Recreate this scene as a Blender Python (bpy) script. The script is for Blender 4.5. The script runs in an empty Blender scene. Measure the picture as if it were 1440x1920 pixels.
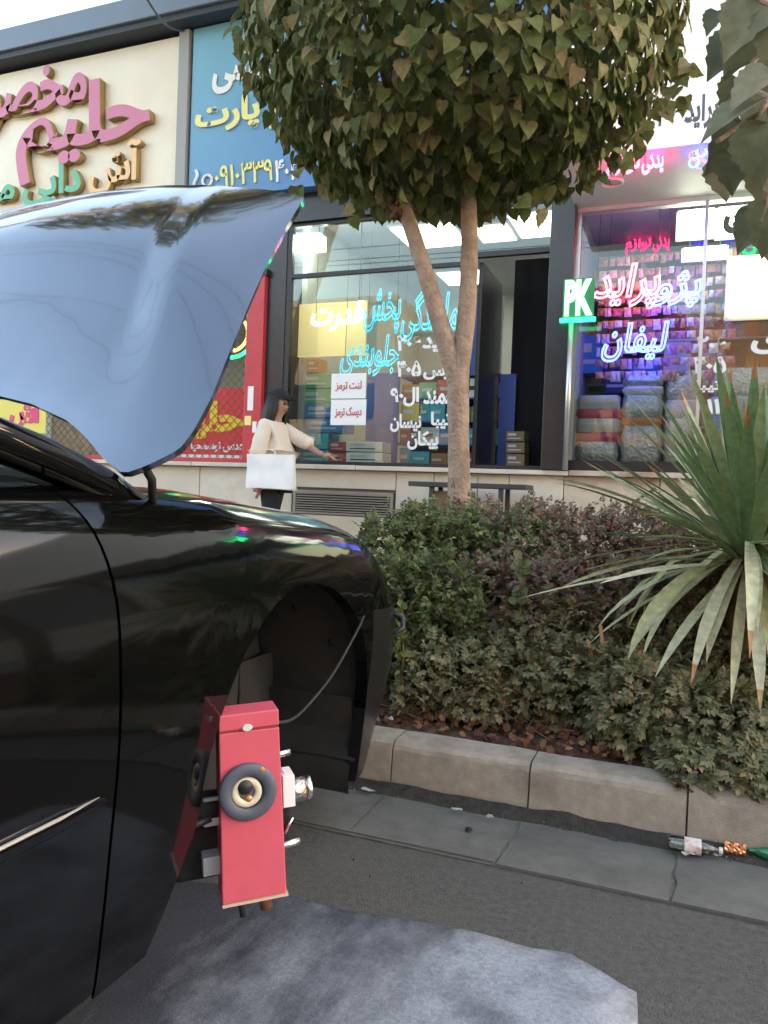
import bpy, bmesh, math, random, unicodedata
import numpy as np
from mathutils import Vector, Matrix, noise
random.seed(7); rng = np.random.default_rng(7)
SC = bpy.context.scene
COL = SC.collection
R_ = math.radians

# ------------------------------------------------------------------ camera
CAM_H = .86
FPX = 1456.0
def _cam_axes(yaw, pitch, roll):
    f = Vector((-math.sin(yaw)*math.cos(pitch), math.cos(yaw)*math.cos(pitch), -math.sin(pitch)))
    r0 = Vector((math.cos(yaw), math.sin(yaw), 0)); u0 = r0.cross(f)
    return (math.cos(roll)*r0 + math.sin(roll)*u0, -math.sin(roll)*r0 + math.cos(roll)*u0, f)
CR, CU, CF = _cam_axes(R_(21.4), R_(1.26), R_(2.2))
CO = Vector((0, 0, CAM_H))
cd = bpy.data.cameras.new('camera'); cam = bpy.data.objects.new('camera', cd); COL.objects.link(cam)
cd.sensor_fit = 'VERTICAL'; cd.sensor_height = 24; cd.lens = 24*FPX/1920
cd.clip_start = .02; cd.clip_end = 500
m = Matrix((CR, CU, -CF)).transposed().to_4x4(); m.translation = CO
cam.matrix_world = m
SC.camera = cam
def ray(px, py): return CF + CR*((px-720)/FPX) - CU*((py-960)/FPX)
def at(px, py, Y):                       # where a sight line meets the real plane y = Y
    d = ray(px, py); return CO + d*(Y/d.y)
def atz(px, py, Z):
    d = ray(px, py); return CO + d*((Z-CAM_H)/d.z)

# ------------------------------------------------------------------ light
SUN_EL, SUN_AZ = 14, 50      # degrees; azimuth measured clockwise from +y
EXPOSURE = 3.2
world = bpy.data.worlds.new('World'); SC.world = world; world.use_nodes = True
wn = world.node_tree; bg = wn.nodes['Background']
sky = wn.nodes.new('ShaderNodeTexSky'); sky.sky_type = 'NISHITA'; sky.sun_disc = False
sky.sun_elevation = R_(SUN_EL); sky.sun_rotation = R_(SUN_AZ)
sky.air_density = 1.0; sky.dust_density = 3.0; sky.ozone_density = 1.0
wb = wn.nodes.new('ShaderNodeMix'); wb.data_type = 'RGBA'; wb.blend_type = 'MULTIPLY'; wb.inputs[0].default_value = 1; wb.inputs[7].default_value = (1.14, 1.0, .84, 1)   # the camera's warm white balance
wn.links.new(sky.outputs[0], wb.inputs[6]); wn.links.new(wb.outputs[2], bg.inputs[0]); bg.inputs[1].default_value = .15
sl = bpy.data.lights.new('sun', 'SUN'); sl.energy = .6; sl.angle = R_(20); sl.color = (1, .86, .68)
so = bpy.data.objects.new('sun', sl); COL.objects.link(so)
sd = Vector((math.sin(R_(SUN_AZ))*math.cos(R_(SUN_EL)), math.cos(R_(SUN_AZ))*math.cos(R_(SUN_EL)), math.sin(R_(SUN_EL))))
so.rotation_euler = sd.to_track_quat('Z', 'Y').to_euler()
SC.view_settings.view_transform = 'Standard'; SC.view_settings.look = 'None'
SC.view_settings.gamma = 1; SC.view_settings.use_curve_mapping = False
SC.view_settings.exposure = EXPOSURE
SC.cycles.max_bounces = 8; SC.cycles.transparent_max_bounces = 12
SC.cycles.sample_clamp_indirect = 6

# ------------------------------------------------------------------ materials
def lin(c):
    return tuple(((v/255)/12.92 if v/255 <= .04045 else ((v/255+.055)/1.055)**2.4) for v in c)
def mat(name, col, rough=.6, metal=0, spec=.5, coat=0, emit=None, es=0, var=0, vscale=8, bump=0, bscale=60, stain=None, stain_amt=0, sscale=3, alpha=1):
    """principled material; var/vscale mottling, bump grain, stain = second colour in blotches"""
    M = bpy.data.materials.new(name); M.use_nodes = True
    nt = M.node_tree; b = nt.nodes['Principled BSDF']; L = nt.links.new; N = nt.nodes.new
    c = tuple(col)+(1,)
    b.inputs['Base Color'].default_value = c; b.inputs['Roughness'].default_value = rough
    b.inputs['Metallic'].default_value = metal; b.inputs['Specular IOR Level'].default_value = spec
    b.inputs['Coat Weight'].default_value = coat; b.inputs['Coat Roughness'].default_value = .03
    if emit: b.inputs['Emission Color'].default_value = tuple(emit)+(1,); b.inputs['Emission Strength'].default_value = es
    if var or bump or stain:
        tc = N('ShaderNodeNewGeometry'); cur = None
        if var:
            n = N('ShaderNodeTexNoise'); n.inputs['Scale'].default_value = vscale; n.inputs['Detail'].default_value = 6; n.inputs['Roughness'].default_value = .65
            L(tc.outputs['Position'], n.inputs['Vector'])
            mr = N('ShaderNodeMapRange'); mr.inputs[1].default_value = .25; mr.inputs[2].default_value = .75
            mr.inputs[3].default_value = 1-var; mr.inputs[4].default_value = 1+var
            L(n.outputs['Fac'], mr.inputs[0])
            mx = N('ShaderNodeMix'); mx.data_type = 'RGBA'; mx.blend_type = 'MULTIPLY'; mx.inputs[0].default_value = 1
            mx.inputs[6].default_value = c; L(mr.outputs[0], mx.inputs[7]); cur = mx.outputs[2]
        if stain:
            n = N('ShaderNodeTexNoise'); n.inputs['Scale'].default_value = sscale; n.inputs['Detail'].default_value = 5; n.inputs['Roughness'].default_value = .6
            L(tc.outputs['Position'], n.inputs['Vector'])
            mr = N('ShaderNodeMapRange'); mr.inputs[1].default_value = .48; mr.inputs[2].default_value = .72; mr.inputs[3].default_value = 0; mr.inputs[4].default_value = stain_amt
            L(n.outputs['Fac'], mr.inputs[0])
            mx = N('ShaderNodeMix'); mx.data_type = 'RGBA'; L(mr.outputs[0], mx.inputs[0])
            if cur: L(cur, mx.inputs[6])
            else: mx.inputs[6].default_value = c
            mx.inputs[7].default_value = tuple(stain)+(1,); cur = mx.outputs[2]
        if cur: L(cur, b.inputs['Base Color'])
        if bump:
            n = N('ShaderNodeTexNoise'); n.inputs['Scale'].default_value = bscale; n.inputs['Detail'].default_value = 4
            L(tc.outputs['Position'], n.inputs['Vector'])
            bp = N('ShaderNodeBump'); bp.inputs['Strength'].default_value = bump; bp.inputs['Distance'].default_value = .01
            L(n.outputs['Fac'], bp.inputs['Height']); L(bp.outputs[0], b.inputs['Normal'])
    return M
def glow(name, col, s):
    return mat(name, (.02,.02,.02), .5, emit=col, es=s/2**EXPOSURE)      # s = brightness as the camera exposes it
def leafmat(name, cols, rough=.55, trans=.25, spec=.3):
    """leaf colours picked per leaf from a ramp"""
    M = bpy.data.materials.new(name); M.use_nodes = True
    nt = M.node_tree; b = nt.nodes['Principled BSDF']; L = nt.links.new; N = nt.nodes.new
    g = N('ShaderNodeNewGeometry'); oi = N('ShaderNodeObjectInfo')
    ad = N('ShaderNodeMath'); ad.operation = 'ADD'; L(g.outputs['Random Per Island'], ad.inputs[0]); L(oi.outputs['Random'], ad.inputs[1])
    fr = N('ShaderNodeMath'); fr.operation = 'FRACT'; L(ad.outputs[0], fr.inputs[0])
    r = N('ShaderNodeValToRGB'); r.color_ramp.interpolation = 'LINEAR'
    while len(r.color_ramp.elements) < len(cols): r.color_ramp.elements.new(.5)
    for i, (p, c) in enumerate(cols):
        r.color_ramp.elements[i].position = p; r.color_ramp.elements[i].color = tuple(c)+(1,)
    L(fr.outputs[0], r.inputs[0])
    n = N('ShaderNodeTexNoise'); n.inputs['Scale'].default_value = 45; n.inputs['Detail'].default_value = 3
    L(g.outputs['Position'], n.inputs['Vector'])
    mr = N('ShaderNodeMapRange'); mr.inputs[1].default_value = .3; mr.inputs[2].default_value = .7; mr.inputs[3].default_value = .75; mr.inputs[4].default_value = 1.2
    L(n.outputs['Fac'], mr.inputs[0])
    mx = N('ShaderNodeMix'); mx.data_type = 'RGBA'; mx.blend_type = 'MULTIPLY'; mx.inputs[0].default_value = 1
    L(r.outputs[0], mx.inputs[6]); L(mr.outputs[0], mx.inputs[7])
    L(mx.outputs[2], b.inputs['Base Color'])
    b.inputs['Roughness'].default_value = rough; b.inputs['Specular IOR Level'].default_value = spec
    t = N('ShaderNodeBsdfTranslucent'); L(mx.outputs[2], t.inputs['Color'])
    ms = N('ShaderNodeMixShader'); ms.inputs[0].default_value = trans
    L(b.outputs[0], ms.inputs[1]); L(t.outputs[0], ms.inputs[2])
    L(ms.outputs[0], nt.nodes['Material Output'].inputs['Surface'])
    return M
def glassmat(name, tint=(.9,.95,.93), refl=1.0, base=.0):
    M = bpy.data.materials.new(name); M.use_nodes = True
    nt = M.node_tree; nt.nodes.clear(); L = nt.links.new; N = nt.nodes.new
    o = N('ShaderNodeOutputMaterial'); t = N('ShaderNodeBsdfTransparent'); t.inputs[0].default_value = tuple(tint)+(1,)
    g = N('ShaderNodeBsdfGlossy'); g.inputs['Roughness'].default_value = .01; g.inputs['Color'].default_value = (1,1,1,1)
    f = N('ShaderNodeFresnel'); f.inputs['IOR'].default_value = 1.5
    mu = N('ShaderNodeMath'); mu.operation = 'MULTIPLY_ADD'; mu.inputs[1].default_value = refl; mu.inputs[2].default_value = base; mu.use_clamp = True
    L(f.outputs[0], mu.inputs[0])
    x = N('ShaderNodeMixShader'); L(mu.outputs[0], x.inputs[0]); L(t.outputs[0], x.inputs[1]); L(g.outputs[0], x.inputs[2]); L(x.outputs[0], o.inputs['Surface'])
    return M

# ------------------------------------------------------------------ mesh helpers
class MB:
    def __init__(s): s.v = []; s.f = []; s.mi = []; s.sm = []
    def add(s, v, f, mi=0, smooth=False):
        o = len(s.v); s.v += [tuple(p) for p in v]; s.f += [tuple(i+o for i in q) for q in f]; s.mi += [mi]*len(f); s.sm += [smooth]*len(f); return s
    def box(s, x0, x1, y0, y1, z0, z1, mi=0, jit=0):
        v = [(x, y, z) for z in (z0, z1) for y in (y0, y1) for x in (x0, x1)]
        if jit: v = [tuple(c+random.uniform(-jit, jit) for c in p) for p in v]
        return s.add(v, [(0,2,3,1),(4,5,7,6),(0,1,5,4),(2,6,7,3),(0,4,6,2),(1,3,7,5)], mi)
    def prism(s, pts, axis, a, b, mi=0, smooth=False):
        """extrude a closed 2D outline along an axis ('x': pts are (y,z); 'y': (x,z); 'z': (x,y))"""
        mk = {'x': lambda p, t: (t, p[0], p[1]), 'y': lambda p, t: (p[0], t, p[1]), 'z': lambda p, t: (p[0], p[1], t)}[axis]
        n = len(pts); v = [mk(p, a) for p in pts]+[mk(p, b) for p in pts]
        f = [(i, (i+1) % n, (i+1) % n+n, i+n) for i in range(n)]
        s.add(v, f, mi, smooth); s.add(v, [tuple(range(n))[::-1], tuple(range(n, 2*n))], mi); return s
    def tube(s, pts, rad, n=8, mi=0, cap=True, smooth=True):
        pts = [Vector(p) for p in pts]; rr = rad if isinstance(rad, (list, tuple)) else [rad]*len(pts)
        v = []; up = None
        for i, p in enumerate(pts):
            d = (pts[min(i+1, len(pts)-1)]-pts[max(i-1, 0)]).normalized()
            if up is None: up = d.orthogonal().normalized()
            else:
                up = (up-d*up.dot(d)); up = up.normalized() if up.length > 1e-6 else d.orthogonal().normalized()
            w = d.cross(up)
            for k in range(n):
                a = 2*math.pi*k/n; v.append(p+(up*math.cos(a)+w*math.sin(a))*rr[i])
        f = [(i*n+k, i*n+(k+1) % n, (i+1)*n+(k+1) % n, (i+1)*n+k) for i in range(len(pts)-1) for k in range(n)]
        s.add(v, f, mi, smooth)
        if cap:
            o = len(s.v)-len(v); s.f += [tuple(o+k for k in range(n))[::-1], tuple(o+(len(pts)-1)*n+k for k in range(n))]; s.mi += [mi]*2; s.sm += [False]*2
        return s
    def lathe(s, prof, o, ax, n=24, mi=0, smooth=True):
        """prof: (r, t) pairs revolved round the axis ax through o"""
        o = Vector(o); ax = Vector(ax).normalized(); u = ax.orthogonal().normalized(); w = ax.cross(u)
        v = [o+ax*t+(u*math.cos(2*math.pi*k/n)+w*math.sin(2*math.pi*k/n))*r for r, t in prof for k in range(n)]
        f = [(i*n+k, i*n+(k+1) % n, (i+1)*n+(k+1) % n, (i+1)*n+k) for i in range(len(prof)-1) for k in range(n)]
        return s.add(v, f, mi, smooth)
    def grid(s, P, mi=0, smooth=True, flip=False):
        nu, nv = len(P), len(P[0]); v = [p for r in P for p in r]
        f = [(i*nv+j, i*nv+j+1, (i+1)*nv+j+1, (i+1)*nv+j) for i in range(nu-1) for j in range(nv-1)]
        if flip: f = [q[::-1] for q in f]
        return s.add(v, f, mi, smooth)
    def mesh(s, name, mats):
        me = bpy.data.meshes.new(name); me.from_pydata(s.v, [], s.f)
        for m_ in (mats if isinstance(mats, (list, tuple)) else [mats]): me.materials.append(m_)
        me.polygons.foreach_set('material_index', s.mi); me.polygons.foreach_set('use_smooth', s.sm); me.update(); return me
    def build(s, name, mats, parent=None, bevel=0, fixn=False):
        me = s.mesh(name, mats)
        if fixn:
            bm = bmesh.new(); bm.from_mesh(me); bmesh.ops.recalc_face_normals(bm, faces=bm.faces); bm.to_mesh(me); bm.free()
        return link(name, me, parent, bevel)
def link(name, me, parent=None, bevel=0):
    o = bpy.data.objects.new(name, me); COL.objects.link(o)
    if parent is not None:
        o.parent = parent; o.matrix_parent_inverse = Matrix.Translation(-world_loc(parent))
    if bevel:
        b = o.modifiers.new('bevel', 'BEVEL'); b.width = bevel; b.segments = 2; b.limit_method = 'ANGLE'; b.angle_limit = R_(40)
    return o
def world_loc(o):
    # things sit unrotated at their base; their parts are meshes in world coordinates
    v = Vector(o.location)
    return v if o.parent is None else Vector((0, 0, 0)) + (v if o.type == 'EMPTY' else Vector((0, 0, 0)))
def tag(o, label=None, cat=None, group=None, kind=None):
    if label: o['label'] = label
    if cat: o['category'] = cat
    if group: o['group'] = group
    if kind: o['kind'] = kind
    return o
def thing(name, loc, label, cat, group=None):
    o = bpy.data.objects.new(name, None); o.location = loc; o.empty_display_size = .1; COL.objects.link(o)
    return tag(o, label, cat, group)
def box(name, x0, x1, y0, y1, z0, z1, m_, parent=None, bevel=0):
    return MB().box(x0, x1, y0, y1, z0, z1).build(name, m_, parent, bevel)
def pbox(px0, py0, px1, py1, Y):
    """world rectangle (x0, x1, z0, z1) in the plane y=Y under a picture rectangle"""
    my, mx = (py0+py1)/2, (px0+px1)/2
    return at(px0, my, Y).x, at(px1, my, Y).x, at(mx, py1, Y).z, at(mx, py0, Y).z

# ------------------------------------------------------------------ Persian lettering
FORMS = {}
for cp in list(range(0xFB50, 0xFDFF))+list(range(0xFE70, 0xFEFF)):
    d_ = unicodedata.decomposition(chr(cp)).split()
    if len(d_) == 2 and d_[0] in ('<isolated>', '<initial>', '<medial>', '<final>'):
        FORMS.setdefault(chr(int(d_[1], 16)), {})[d_[0][1:3]] = chr(cp)
def shape(t):
    if all(ord(c) < 128 for c in t): return t
    out = []
    dual = lambda c: 'in' in FORMS.get(c, {}); joins = lambda c: 'fi' in FORMS.get(c, {})
    for i, c in enumerate(t):
        f = FORMS.get(c)
        if not f: out.append(c); continue
        p = i > 0 and dual(t[i-1]); n = i < len(t)-1 and dual(c) and joins(t[i+1])
        out.append(f.get('me' if p and n else 'fi' if p else 'in' if n else 'is', c))
    res, run = [], []
    for c in out[::-1]:
        if c in '۰۱۲۳۴۵۶۷۸۹': run.append(c)
        else: res += run[::-1]; run = []; res.append(c)
    return ''.join(res+run[::-1])
def text_geo(t, bold=.02, extrude=0, tube=0, res=3):
    c = bpy.data.curves.new('lettering', 'FONT'); c.body = shape(t); c.size = 1; c.resolution_u = res
    if tube: c.fill_mode = 'NONE'; c.bevel_depth = tube; c.bevel_resolution = 1; c.offset = bold
    else: c.offset = bold; c.extrude = extrude
    o = bpy.data.objects.new('lettering', c); COL.objects.link(o)
    me = bpy.data.meshes.new_from_object(o.evaluated_get(bpy.context.evaluated_depsgraph_get()))
    bpy.data.objects.remove(o); bpy.data.curves.remove(c)
    bm = bmesh.new(); bm.from_mesh(me)
    bmesh.ops.remove_doubles(bm, verts=bm.verts, dist=1e-5)
    seen = set(); k = 0                               # overlapping glyph outlines get a hair of depth each
    for v in bm.verts:
        if v in seen: continue
        st = [v]; seen.add(v); isl = []
        while st:
            a = st.pop(); isl.append(a)
            for e in a.link_edges:
                b = e.other_vert(a)
                if b not in seen: seen.add(b); st.append(b)
        xc = (min(a.co.x for a in isl)+max(a.co.x for a in isl))/2
        for a in isl:
            a.co.z += .0035*(k % 4)
            if not tube: a.co.x = xc+(a.co.x-xc)*1.07     # joined letters run into each other
        k += 1
    bm.to_mesh(me); bm.free(); return me
def word(name, t, rect, Y, m_, parent, bold=.02, depth=0, tube=0, shear=0, label=None, fit=True):
    """lettering standing in the plane y=Y, fitted into the picture rectangle"""
    x0, x1, z0, z1 = pbox(*rect, Y)
    me = text_geo(t, bold, .5 if depth else 0, tube)
    co = np.empty(len(me.vertices)*3); me.vertices.foreach_get('co', co); co = co.reshape(-1, 3)
    co[:, 0] += co[:, 1]*shear
    lo, hi = co.min(0), co.max(0); sx = (x1-x0)/(hi[0]-lo[0]); sz = (z1-z0)/(hi[1]-lo[1])
    w = np.empty_like(co); w[:, 0] = x0+(co[:, 0]-lo[0])*sx; w[:, 2] = z0+(co[:, 1]-lo[1])*sz
    w[:, 1] = Y-(co[:, 2]*(depth if depth else (sx+sz)/2) + (depth*.5 if depth else 0))
    me.vertices.foreach_set('co', w.ravel()); me.update()
    me.materials.clear()
    for q in (m_ if isinstance(m_, (list, tuple)) else [m_]): me.materials.append(q)
    mi = np.zeros(len(me.polygons), dtype=np.int32)
    if isinstance(m_, (list, tuple)):
        nn = np.empty(len(me.polygons)*3); me.polygons.foreach_get('normal', nn); mi[np.abs(nn.reshape(-1, 3)[:, 1]) < .6] = 1
    me.polygons.foreach_set('material_index', mi)
    o = link(name, me, parent)
    if label: o['label'] = label
    return o

# ------------------------------------------------------------------ leaves
def leaf_proto(outline, L, W, fold=.15, droop=.12):
    """half outline (x,y) from base to tip -> triangles, both halves folded along the midrib"""
    n = len(outline); v = []; f = []
    for x, y in outline: v.append((x*W, y*L, fold*abs(x)*W-droop*L*y*y))
    for x, y in outline: v.append((-x*W, y*L, fold*abs(x)*W-droop*L*y*y))
    for x, y in outline: v.append((0, max(0, min(1, y))*L, -droop*L*y*y))
    for i in range(n-1):
        f.append((2*n+i, i, i+1, 2*n+i+1)); f.append((2*n+i, 2*n+i+1, n+i+1, n+i))
    v = np.array(v)
    return v, f
HEART = [(.02, 0), (.30, -.06), (.47, .10), (.44, .20), (.50, .27), (.42, .38), (.44, .46), (.31, .58), (.31, .67), (.17, .79), (.0, 1.05)]
OVAL = [(.05, 0), (.38, .25), (.45, .5), (.3, .8), (0, 1)]
LOBED = [(.05, 0), (.45, .05), (.25, .25), (.55, .45), (.26, .52), (.4, .78), (.12, .8), (0, 1.05)]
def frame(tip, nrm):
    t = Vector(tip).normalized(); n = Vector(nrm); n = n-t*n.dot(t)
    n = n.normalized() if n.length > 1e-4 else t.orthogonal().normalized()
    x = t.cross(n); return Matrix((x, t, n)).transposed()
def scatter(proto, items):
    """one mesh from many (loc, 3x3, scale) leaves"""
    pv, pf = proto; nv = len(pv); N = len(items)
    V = np.empty((N, nv, 3))
    for i, (l, M, s) in enumerate(items): V[i] = pv @ (np.array(M).T*s) + np.array(l)
    F = []
    for i in range(N): F += [tuple(a+i*nv for a in q) for q in pf]
    mb = MB(); mb.v = [tuple(p) for p in V.reshape(-1, 3)]; mb.f = F; mb.mi = [0]*len(F); mb.sm = [True]*len(F); return mb
def foliage(parent, proto, items, m_, mass_name, n_single=300, name='leaf'):
    """the leaves that show largest become parts of their own, the rest one part of kind stuff"""
    def show(it):
        d = Vector(it[0])-CO; z = d.dot(CF); x = d.dot(CR)/z*FPX; y = d.dot(CU)/z*FPX
        return it[2]/z if z > .2 and abs(x) < 745 and abs(y) < 985 else 0
    base = world_loc(parent)
    items = sorted(items, key=lambda it: -show(it)-it[3] if len(it) > 3 else -show(it))
    single, rest = items[:n_single], [it[:3] for it in items[n_single:]]
    mb = MB(); mb.v = [tuple(p) for p in proto[0]]; mb.f = list(proto[1]); mb.mi = [0]*len(mb.f); mb.sm = [True]*len(mb.f)
    me = mb.mesh(name, m_)
    for it in single:
        o = bpy.data.objects.new(name, me); COL.objects.link(o); o.parent = parent
        M = it[1].to_4x4() @ Matrix.Scale(it[2], 4); M.translation = Vector(it[0])-base; o.matrix_local = M
    if rest: scatter(proto, rest).build(mass_name, m_, parent)['kind'] = 'stuff'
def rv(s=1): return Vector((random.gauss(0, s), random.gauss(0, s), random.gauss(0, s)))

#@@SETTING
# ------------------------------------------------------------------ the ground
M_asph = mat('asphalt', (.118,.115,.108), .9, spec=.2, var=.35, vscale=60, bump=1.0, bscale=300, stain=(.15,.147,.138), stain_amt=.5, sscale=2.2)
M_conc = mat('gutter_concrete', (.128,.124,.113), .85, spec=.3, var=.22, vscale=14, bump=.25, bscale=180, stain=(.07,.068,.062), stain_amt=.7, sscale=5)
M_kerb = mat('kerb_concrete', (.36,.305,.245), .9, spec=.2, var=.22, vscale=30, bump=.3, bscale=320, stain=(.20,.165,.13), stain_amt=.8, sscale=7)
M_soil = mat('soil', (.10,.065,.045), .95, spec=.1, var=.5, vscale=30, bump=1, bscale=60, stain=(.15,.085,.055), stain_amt=.8, sscale=9)
M_wet = mat('gutter_grime', (.05,.045,.038), .6, spec=.4, var=.4, vscale=30, bump=.6, bscale=120)
M_sand = mat('joint_sand', (.105,.097,.085), .95, var=.3, vscale=30)
M_pave = mat('pavement_tile', (.3,.27,.23), .85, var=.15, vscale=9)
g = MB(); P = []
xs = np.concatenate([np.linspace(-120, -4, 12), np.linspace(-3.8, 3, 60), np.linspace(4, 120, 12)]); ys = np.concatenate([np.linspace(-120, -3, 10), np.linspace(-2, 1.9, 40), [2.2]])
for x in xs: P.append([(x, y, .006*noise.noise(Vector((x*1.3, y*1.3, 0))) if -3 < x < 3 and -2 < y < 1.7 else 0) for y in ys])
g.grid(P, flip=True); g.build('road', M_asph)['kind'] = 'structure'
base = MB().box(-120, 120, 2.2, 60, -.5, .02).build('terrain', M_pave); base['kind'] = 'structure'
gut = MB().box(-14, 14, 1.779, 2.115, -.1, .0045).build('gutter', M_sand); gut['kind'] = 'structure'
for k in range(-20, 16):                                   # concrete gutter slabs, joints about 38 cm apart
    x0 = -.765+.384*k; e = .004+random.uniform(-.002, .002)
    mb = MB(); n = 6; rows = []
    for i in range(n+1):
        t = i/n; y = 1.785+.262*t
        w = random.uniform(-.006, .006)
        y += random.uniform(-.006, .006)*(i == 0)
        rows.append([(x0+e+w, y, .0090-.003*t+random.uniform(-.001, .001)), (x0+.2, y, .0093-.003*t), (x0+.384-e+w, y, .0090-.003*t+random.uniform(-.001, .001))])
    mb.grid(rows, smooth=False)
    ed = [rows[0][0], rows[0][1], rows[0][2]]+[r[2] for r in rows[1:]]+[rows[-1][1]]+[r[0] for r in rows[::-1][:-1]]
    nn = len(ed); mb.add(ed+[(a, b, -.02) for a, b, c in ed], [(i, (i+1) % nn, (i+1) % nn+nn, i+nn) for i in range(nn)])
    mb.build('gutter_slab', M_conc, gut, fixn=True)
kb = MB().box(-14, 14, 2.125, 2.225, -.1, .125).build('kerb', mat('kerb_mortar', (.14,.12,.10), .95)); kb['kind'] = 'structure'
for k in range(-20, 16):
    x0 = -.372+.402*k; e = .0025; dz = random.uniform(-.004, .004); dy = random.uniform(-.004, .004)
    pr = [(2.103+dy, -.05), (2.106+dy, .03), (2.114+dy, .118), (2.119+dy, .134+dz), (2.133+dy, .1445+dz), (2.232+dy, .148+dz), (2.235+dy, -.05)]
    mb = MB(); S = []
    for i in range(7):
        x = x0+e+(.402-2*e)*i/6
        S.append([(x+random.uniform(-.002, .002)*(0 < i < 6), a+random.uniform(-.0015, .0015), b+random.uniform(-.0015, .0015)) for a, b in pr])
    mb.grid(S, smooth=False); mb.add(S[0], [tuple(range(7))]); mb.add(S[-1], [tuple(range(7))[::-1]])
    mb.build('kerb_stone', M_kerb, kb, bevel=.006, fixn=True)
P = []
for x in np.linspace(-6, 5, 260):
    a = 2.052+.026*noise.noise(Vector((x*5, 0, 0)))+.014*noise.noise(Vector((x*17, 3, 0))); P.append([(x, a, .004), (x, a+.012, .0132+.002*noise.noise(Vector((x*25, 1, 4)))), (x, 2.075, .015+.004*noise.noise(Vector((x*20, 5, 4)))), (x, 2.103, .026+.012*noise.noise(Vector((x*9, 8, 4))))])
tag(MB().grid(P, flip=True).build('gutter_grime', mat('grime', (.045,.039,.032), .8, spec=.3, var=.5, vscale=40, bump=.8, bscale=140)), 'dark damp grime lying along the foot of the kerb', 'grime', kind='stuff')
P = [[(x, y, .125+.02*noise.noise(Vector((x*3, y*3, 1)))+(.012 if y > 2.3 else -.01)) for y in np.linspace(2.22, 4.6, 24)] for x in np.linspace(-6, 5, 90)]
sb = MB().grid(P, flip=True).build('planting_bed', M_soil); sb['kind'] = 'structure'
sw = MB().box(-16, 16, 4.6, 7.4, -.2, .14).build('pavement', M_pave); sw['kind'] = 'structure'

# ------------------------------------------------------------------ the shop row
F = 7.4
M_marble = mat('marble', (.62,.56,.47), .35, spec=.5, var=.16, vscale=5, stain=(.42,.32,.22), stain_amt=.45, sscale=2.5)
M_stone2 = mat('weathered_marble', (.55,.46,.36), .5, var=.2, vscale=5, stain=(.28,.15,.08), stain_amt=.9, sscale=3)
M_joint = mat('joint', (.16,.14,.12), .9)
M_dark = mat('dark_frame', (.012,.013,.016), .4)
M_black = mat('black_stone', (.02,.02,.024), .3, var=.3, vscale=12)
M_alu = mat('aluminium', (.55,.55,.56), .35, metal=.8)
M_whitepaint = mat('white_paint', (.7,.69,.67), .5, var=.05)
M_beam = mat('fascia_metal', (.16,.20,.26), .5, spec=.4, var=.08, vscale=2)
M_beam_dark = mat('fascia_shade_tone', (.05,.06,.075), .7)  # darker copy of the beam colour, shade of the underside painted in
M_cream = mat('cream_panel', (.80,.72,.58), .45, var=.05, vscale=2, stain=(.7,.6,.45), stain_amt=.3, sscale=1.5)
M_grey = mat('grey_trim', (.33,.33,.33), .6)
M_blue_sign = mat('blue_vinyl', (.07,.27,.55), .45, var=.06, vscale=1.5)
nt = M_blue_sign.node_tree; b_ = nt.nodes['Principled BSDF']     # printed fade from sky blue to deep blue
ge = nt.nodes.new('ShaderNodeNewGeometry'); sx_ = nt.nodes.new('ShaderNodeSeparateXYZ'); nt.links.new(ge.outputs['Position'], sx_.inputs[0])
ma = nt.nodes.new('ShaderNodeMath'); ma.operation = 'MULTIPLY_ADD'; ma.inputs[1].default_value = -.55; nt.links.new(sx_.outputs['X'], ma.inputs[0]); nt.links.new(sx_.outputs['Z'], ma.inputs[2])
mr_ = nt.nodes.new('ShaderNodeMapRange'); mr_.inputs[1].default_value = 5.8; mr_.inputs[2].default_value = 8.6; nt.links.new(ma.outputs[0], mr_.inputs[0])
cr_ = nt.nodes.new('ShaderNodeValToRGB'); cr_.color_ramp.elements[0].color = (.07,.18,.44,1); cr_.color_ramp.elements[1].color = (.17,.42,.56,1)
nt.links.new(mr_.outputs[0], cr_.inputs[0]); nt.links.new(cr_.outputs[0], b_.inputs['Base Color'])
M_glass = glassmat('shop_glass', (.88,.94,.92), .95, .0)
M_wall_in = mat('interior_wall', (.42,.46,.43), .7, var=.05)
M_ceil = mat('interior_ceiling', (.45,.47,.45), .7)
M_floor_in = mat('interior_floor', (.25,.22,.2), .4)

bld = thing('shop_building', (-3, F+2, 0), 'long low shop building with marble plinth below three shopfronts', 'building')
ZL = 1.15                                                  # ledge height
def part(name, x0, x1, y0, y1, z0, z1, m_, bevel=0): return box(name, x0, x1, y0, y1, z0, z1, m_, bld, bevel)
# plinth: backing plus separate marble slabs, interrupted by the vent opening
vx0, vx1, vz0, vz1 = pbox(548, 921, 736, 966, F-.02)
part('plinth', -14, 26, F+.03, F+.35, -.1, ZL-.02, M_joint)
slabs = []
edges = [-9.4, -8.3, -7.2, -6.2, -5.15, vx0-.02, vx1+.02, -2.38, -1.93, -1.62, -1.1, -.25, .6, 1.5, 2.4, 3.3, 4.2, 5.2, 6.2, 7.2]
for a, b in zip(edges[:-1], edges[1:]):
    mm = M_stone2 if -1.12 < a < .7 else M_marble
    if abs(a-(vx0-.02)) < .01:
        part('marble_slab', a+.004, b-.004, F, F+.032, vz1+.03, ZL-.05, M_marble, .003); part('marble_slab', a+.004, b-.004, F, F+.032, .13, vz0-.01, M_marble, .003)
    else:
        j = random.uniform(.55, .64)
        part('marble_slab', a+.004, b-.004, F+random.uniform(0, .004), F+.032, j+.004, ZL-.05, mm, .003)
        part('marble_slab', a+.004, b-.004, F+random.uniform(0, .004), F+.032, .13, j-.004, mm, .003)
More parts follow.
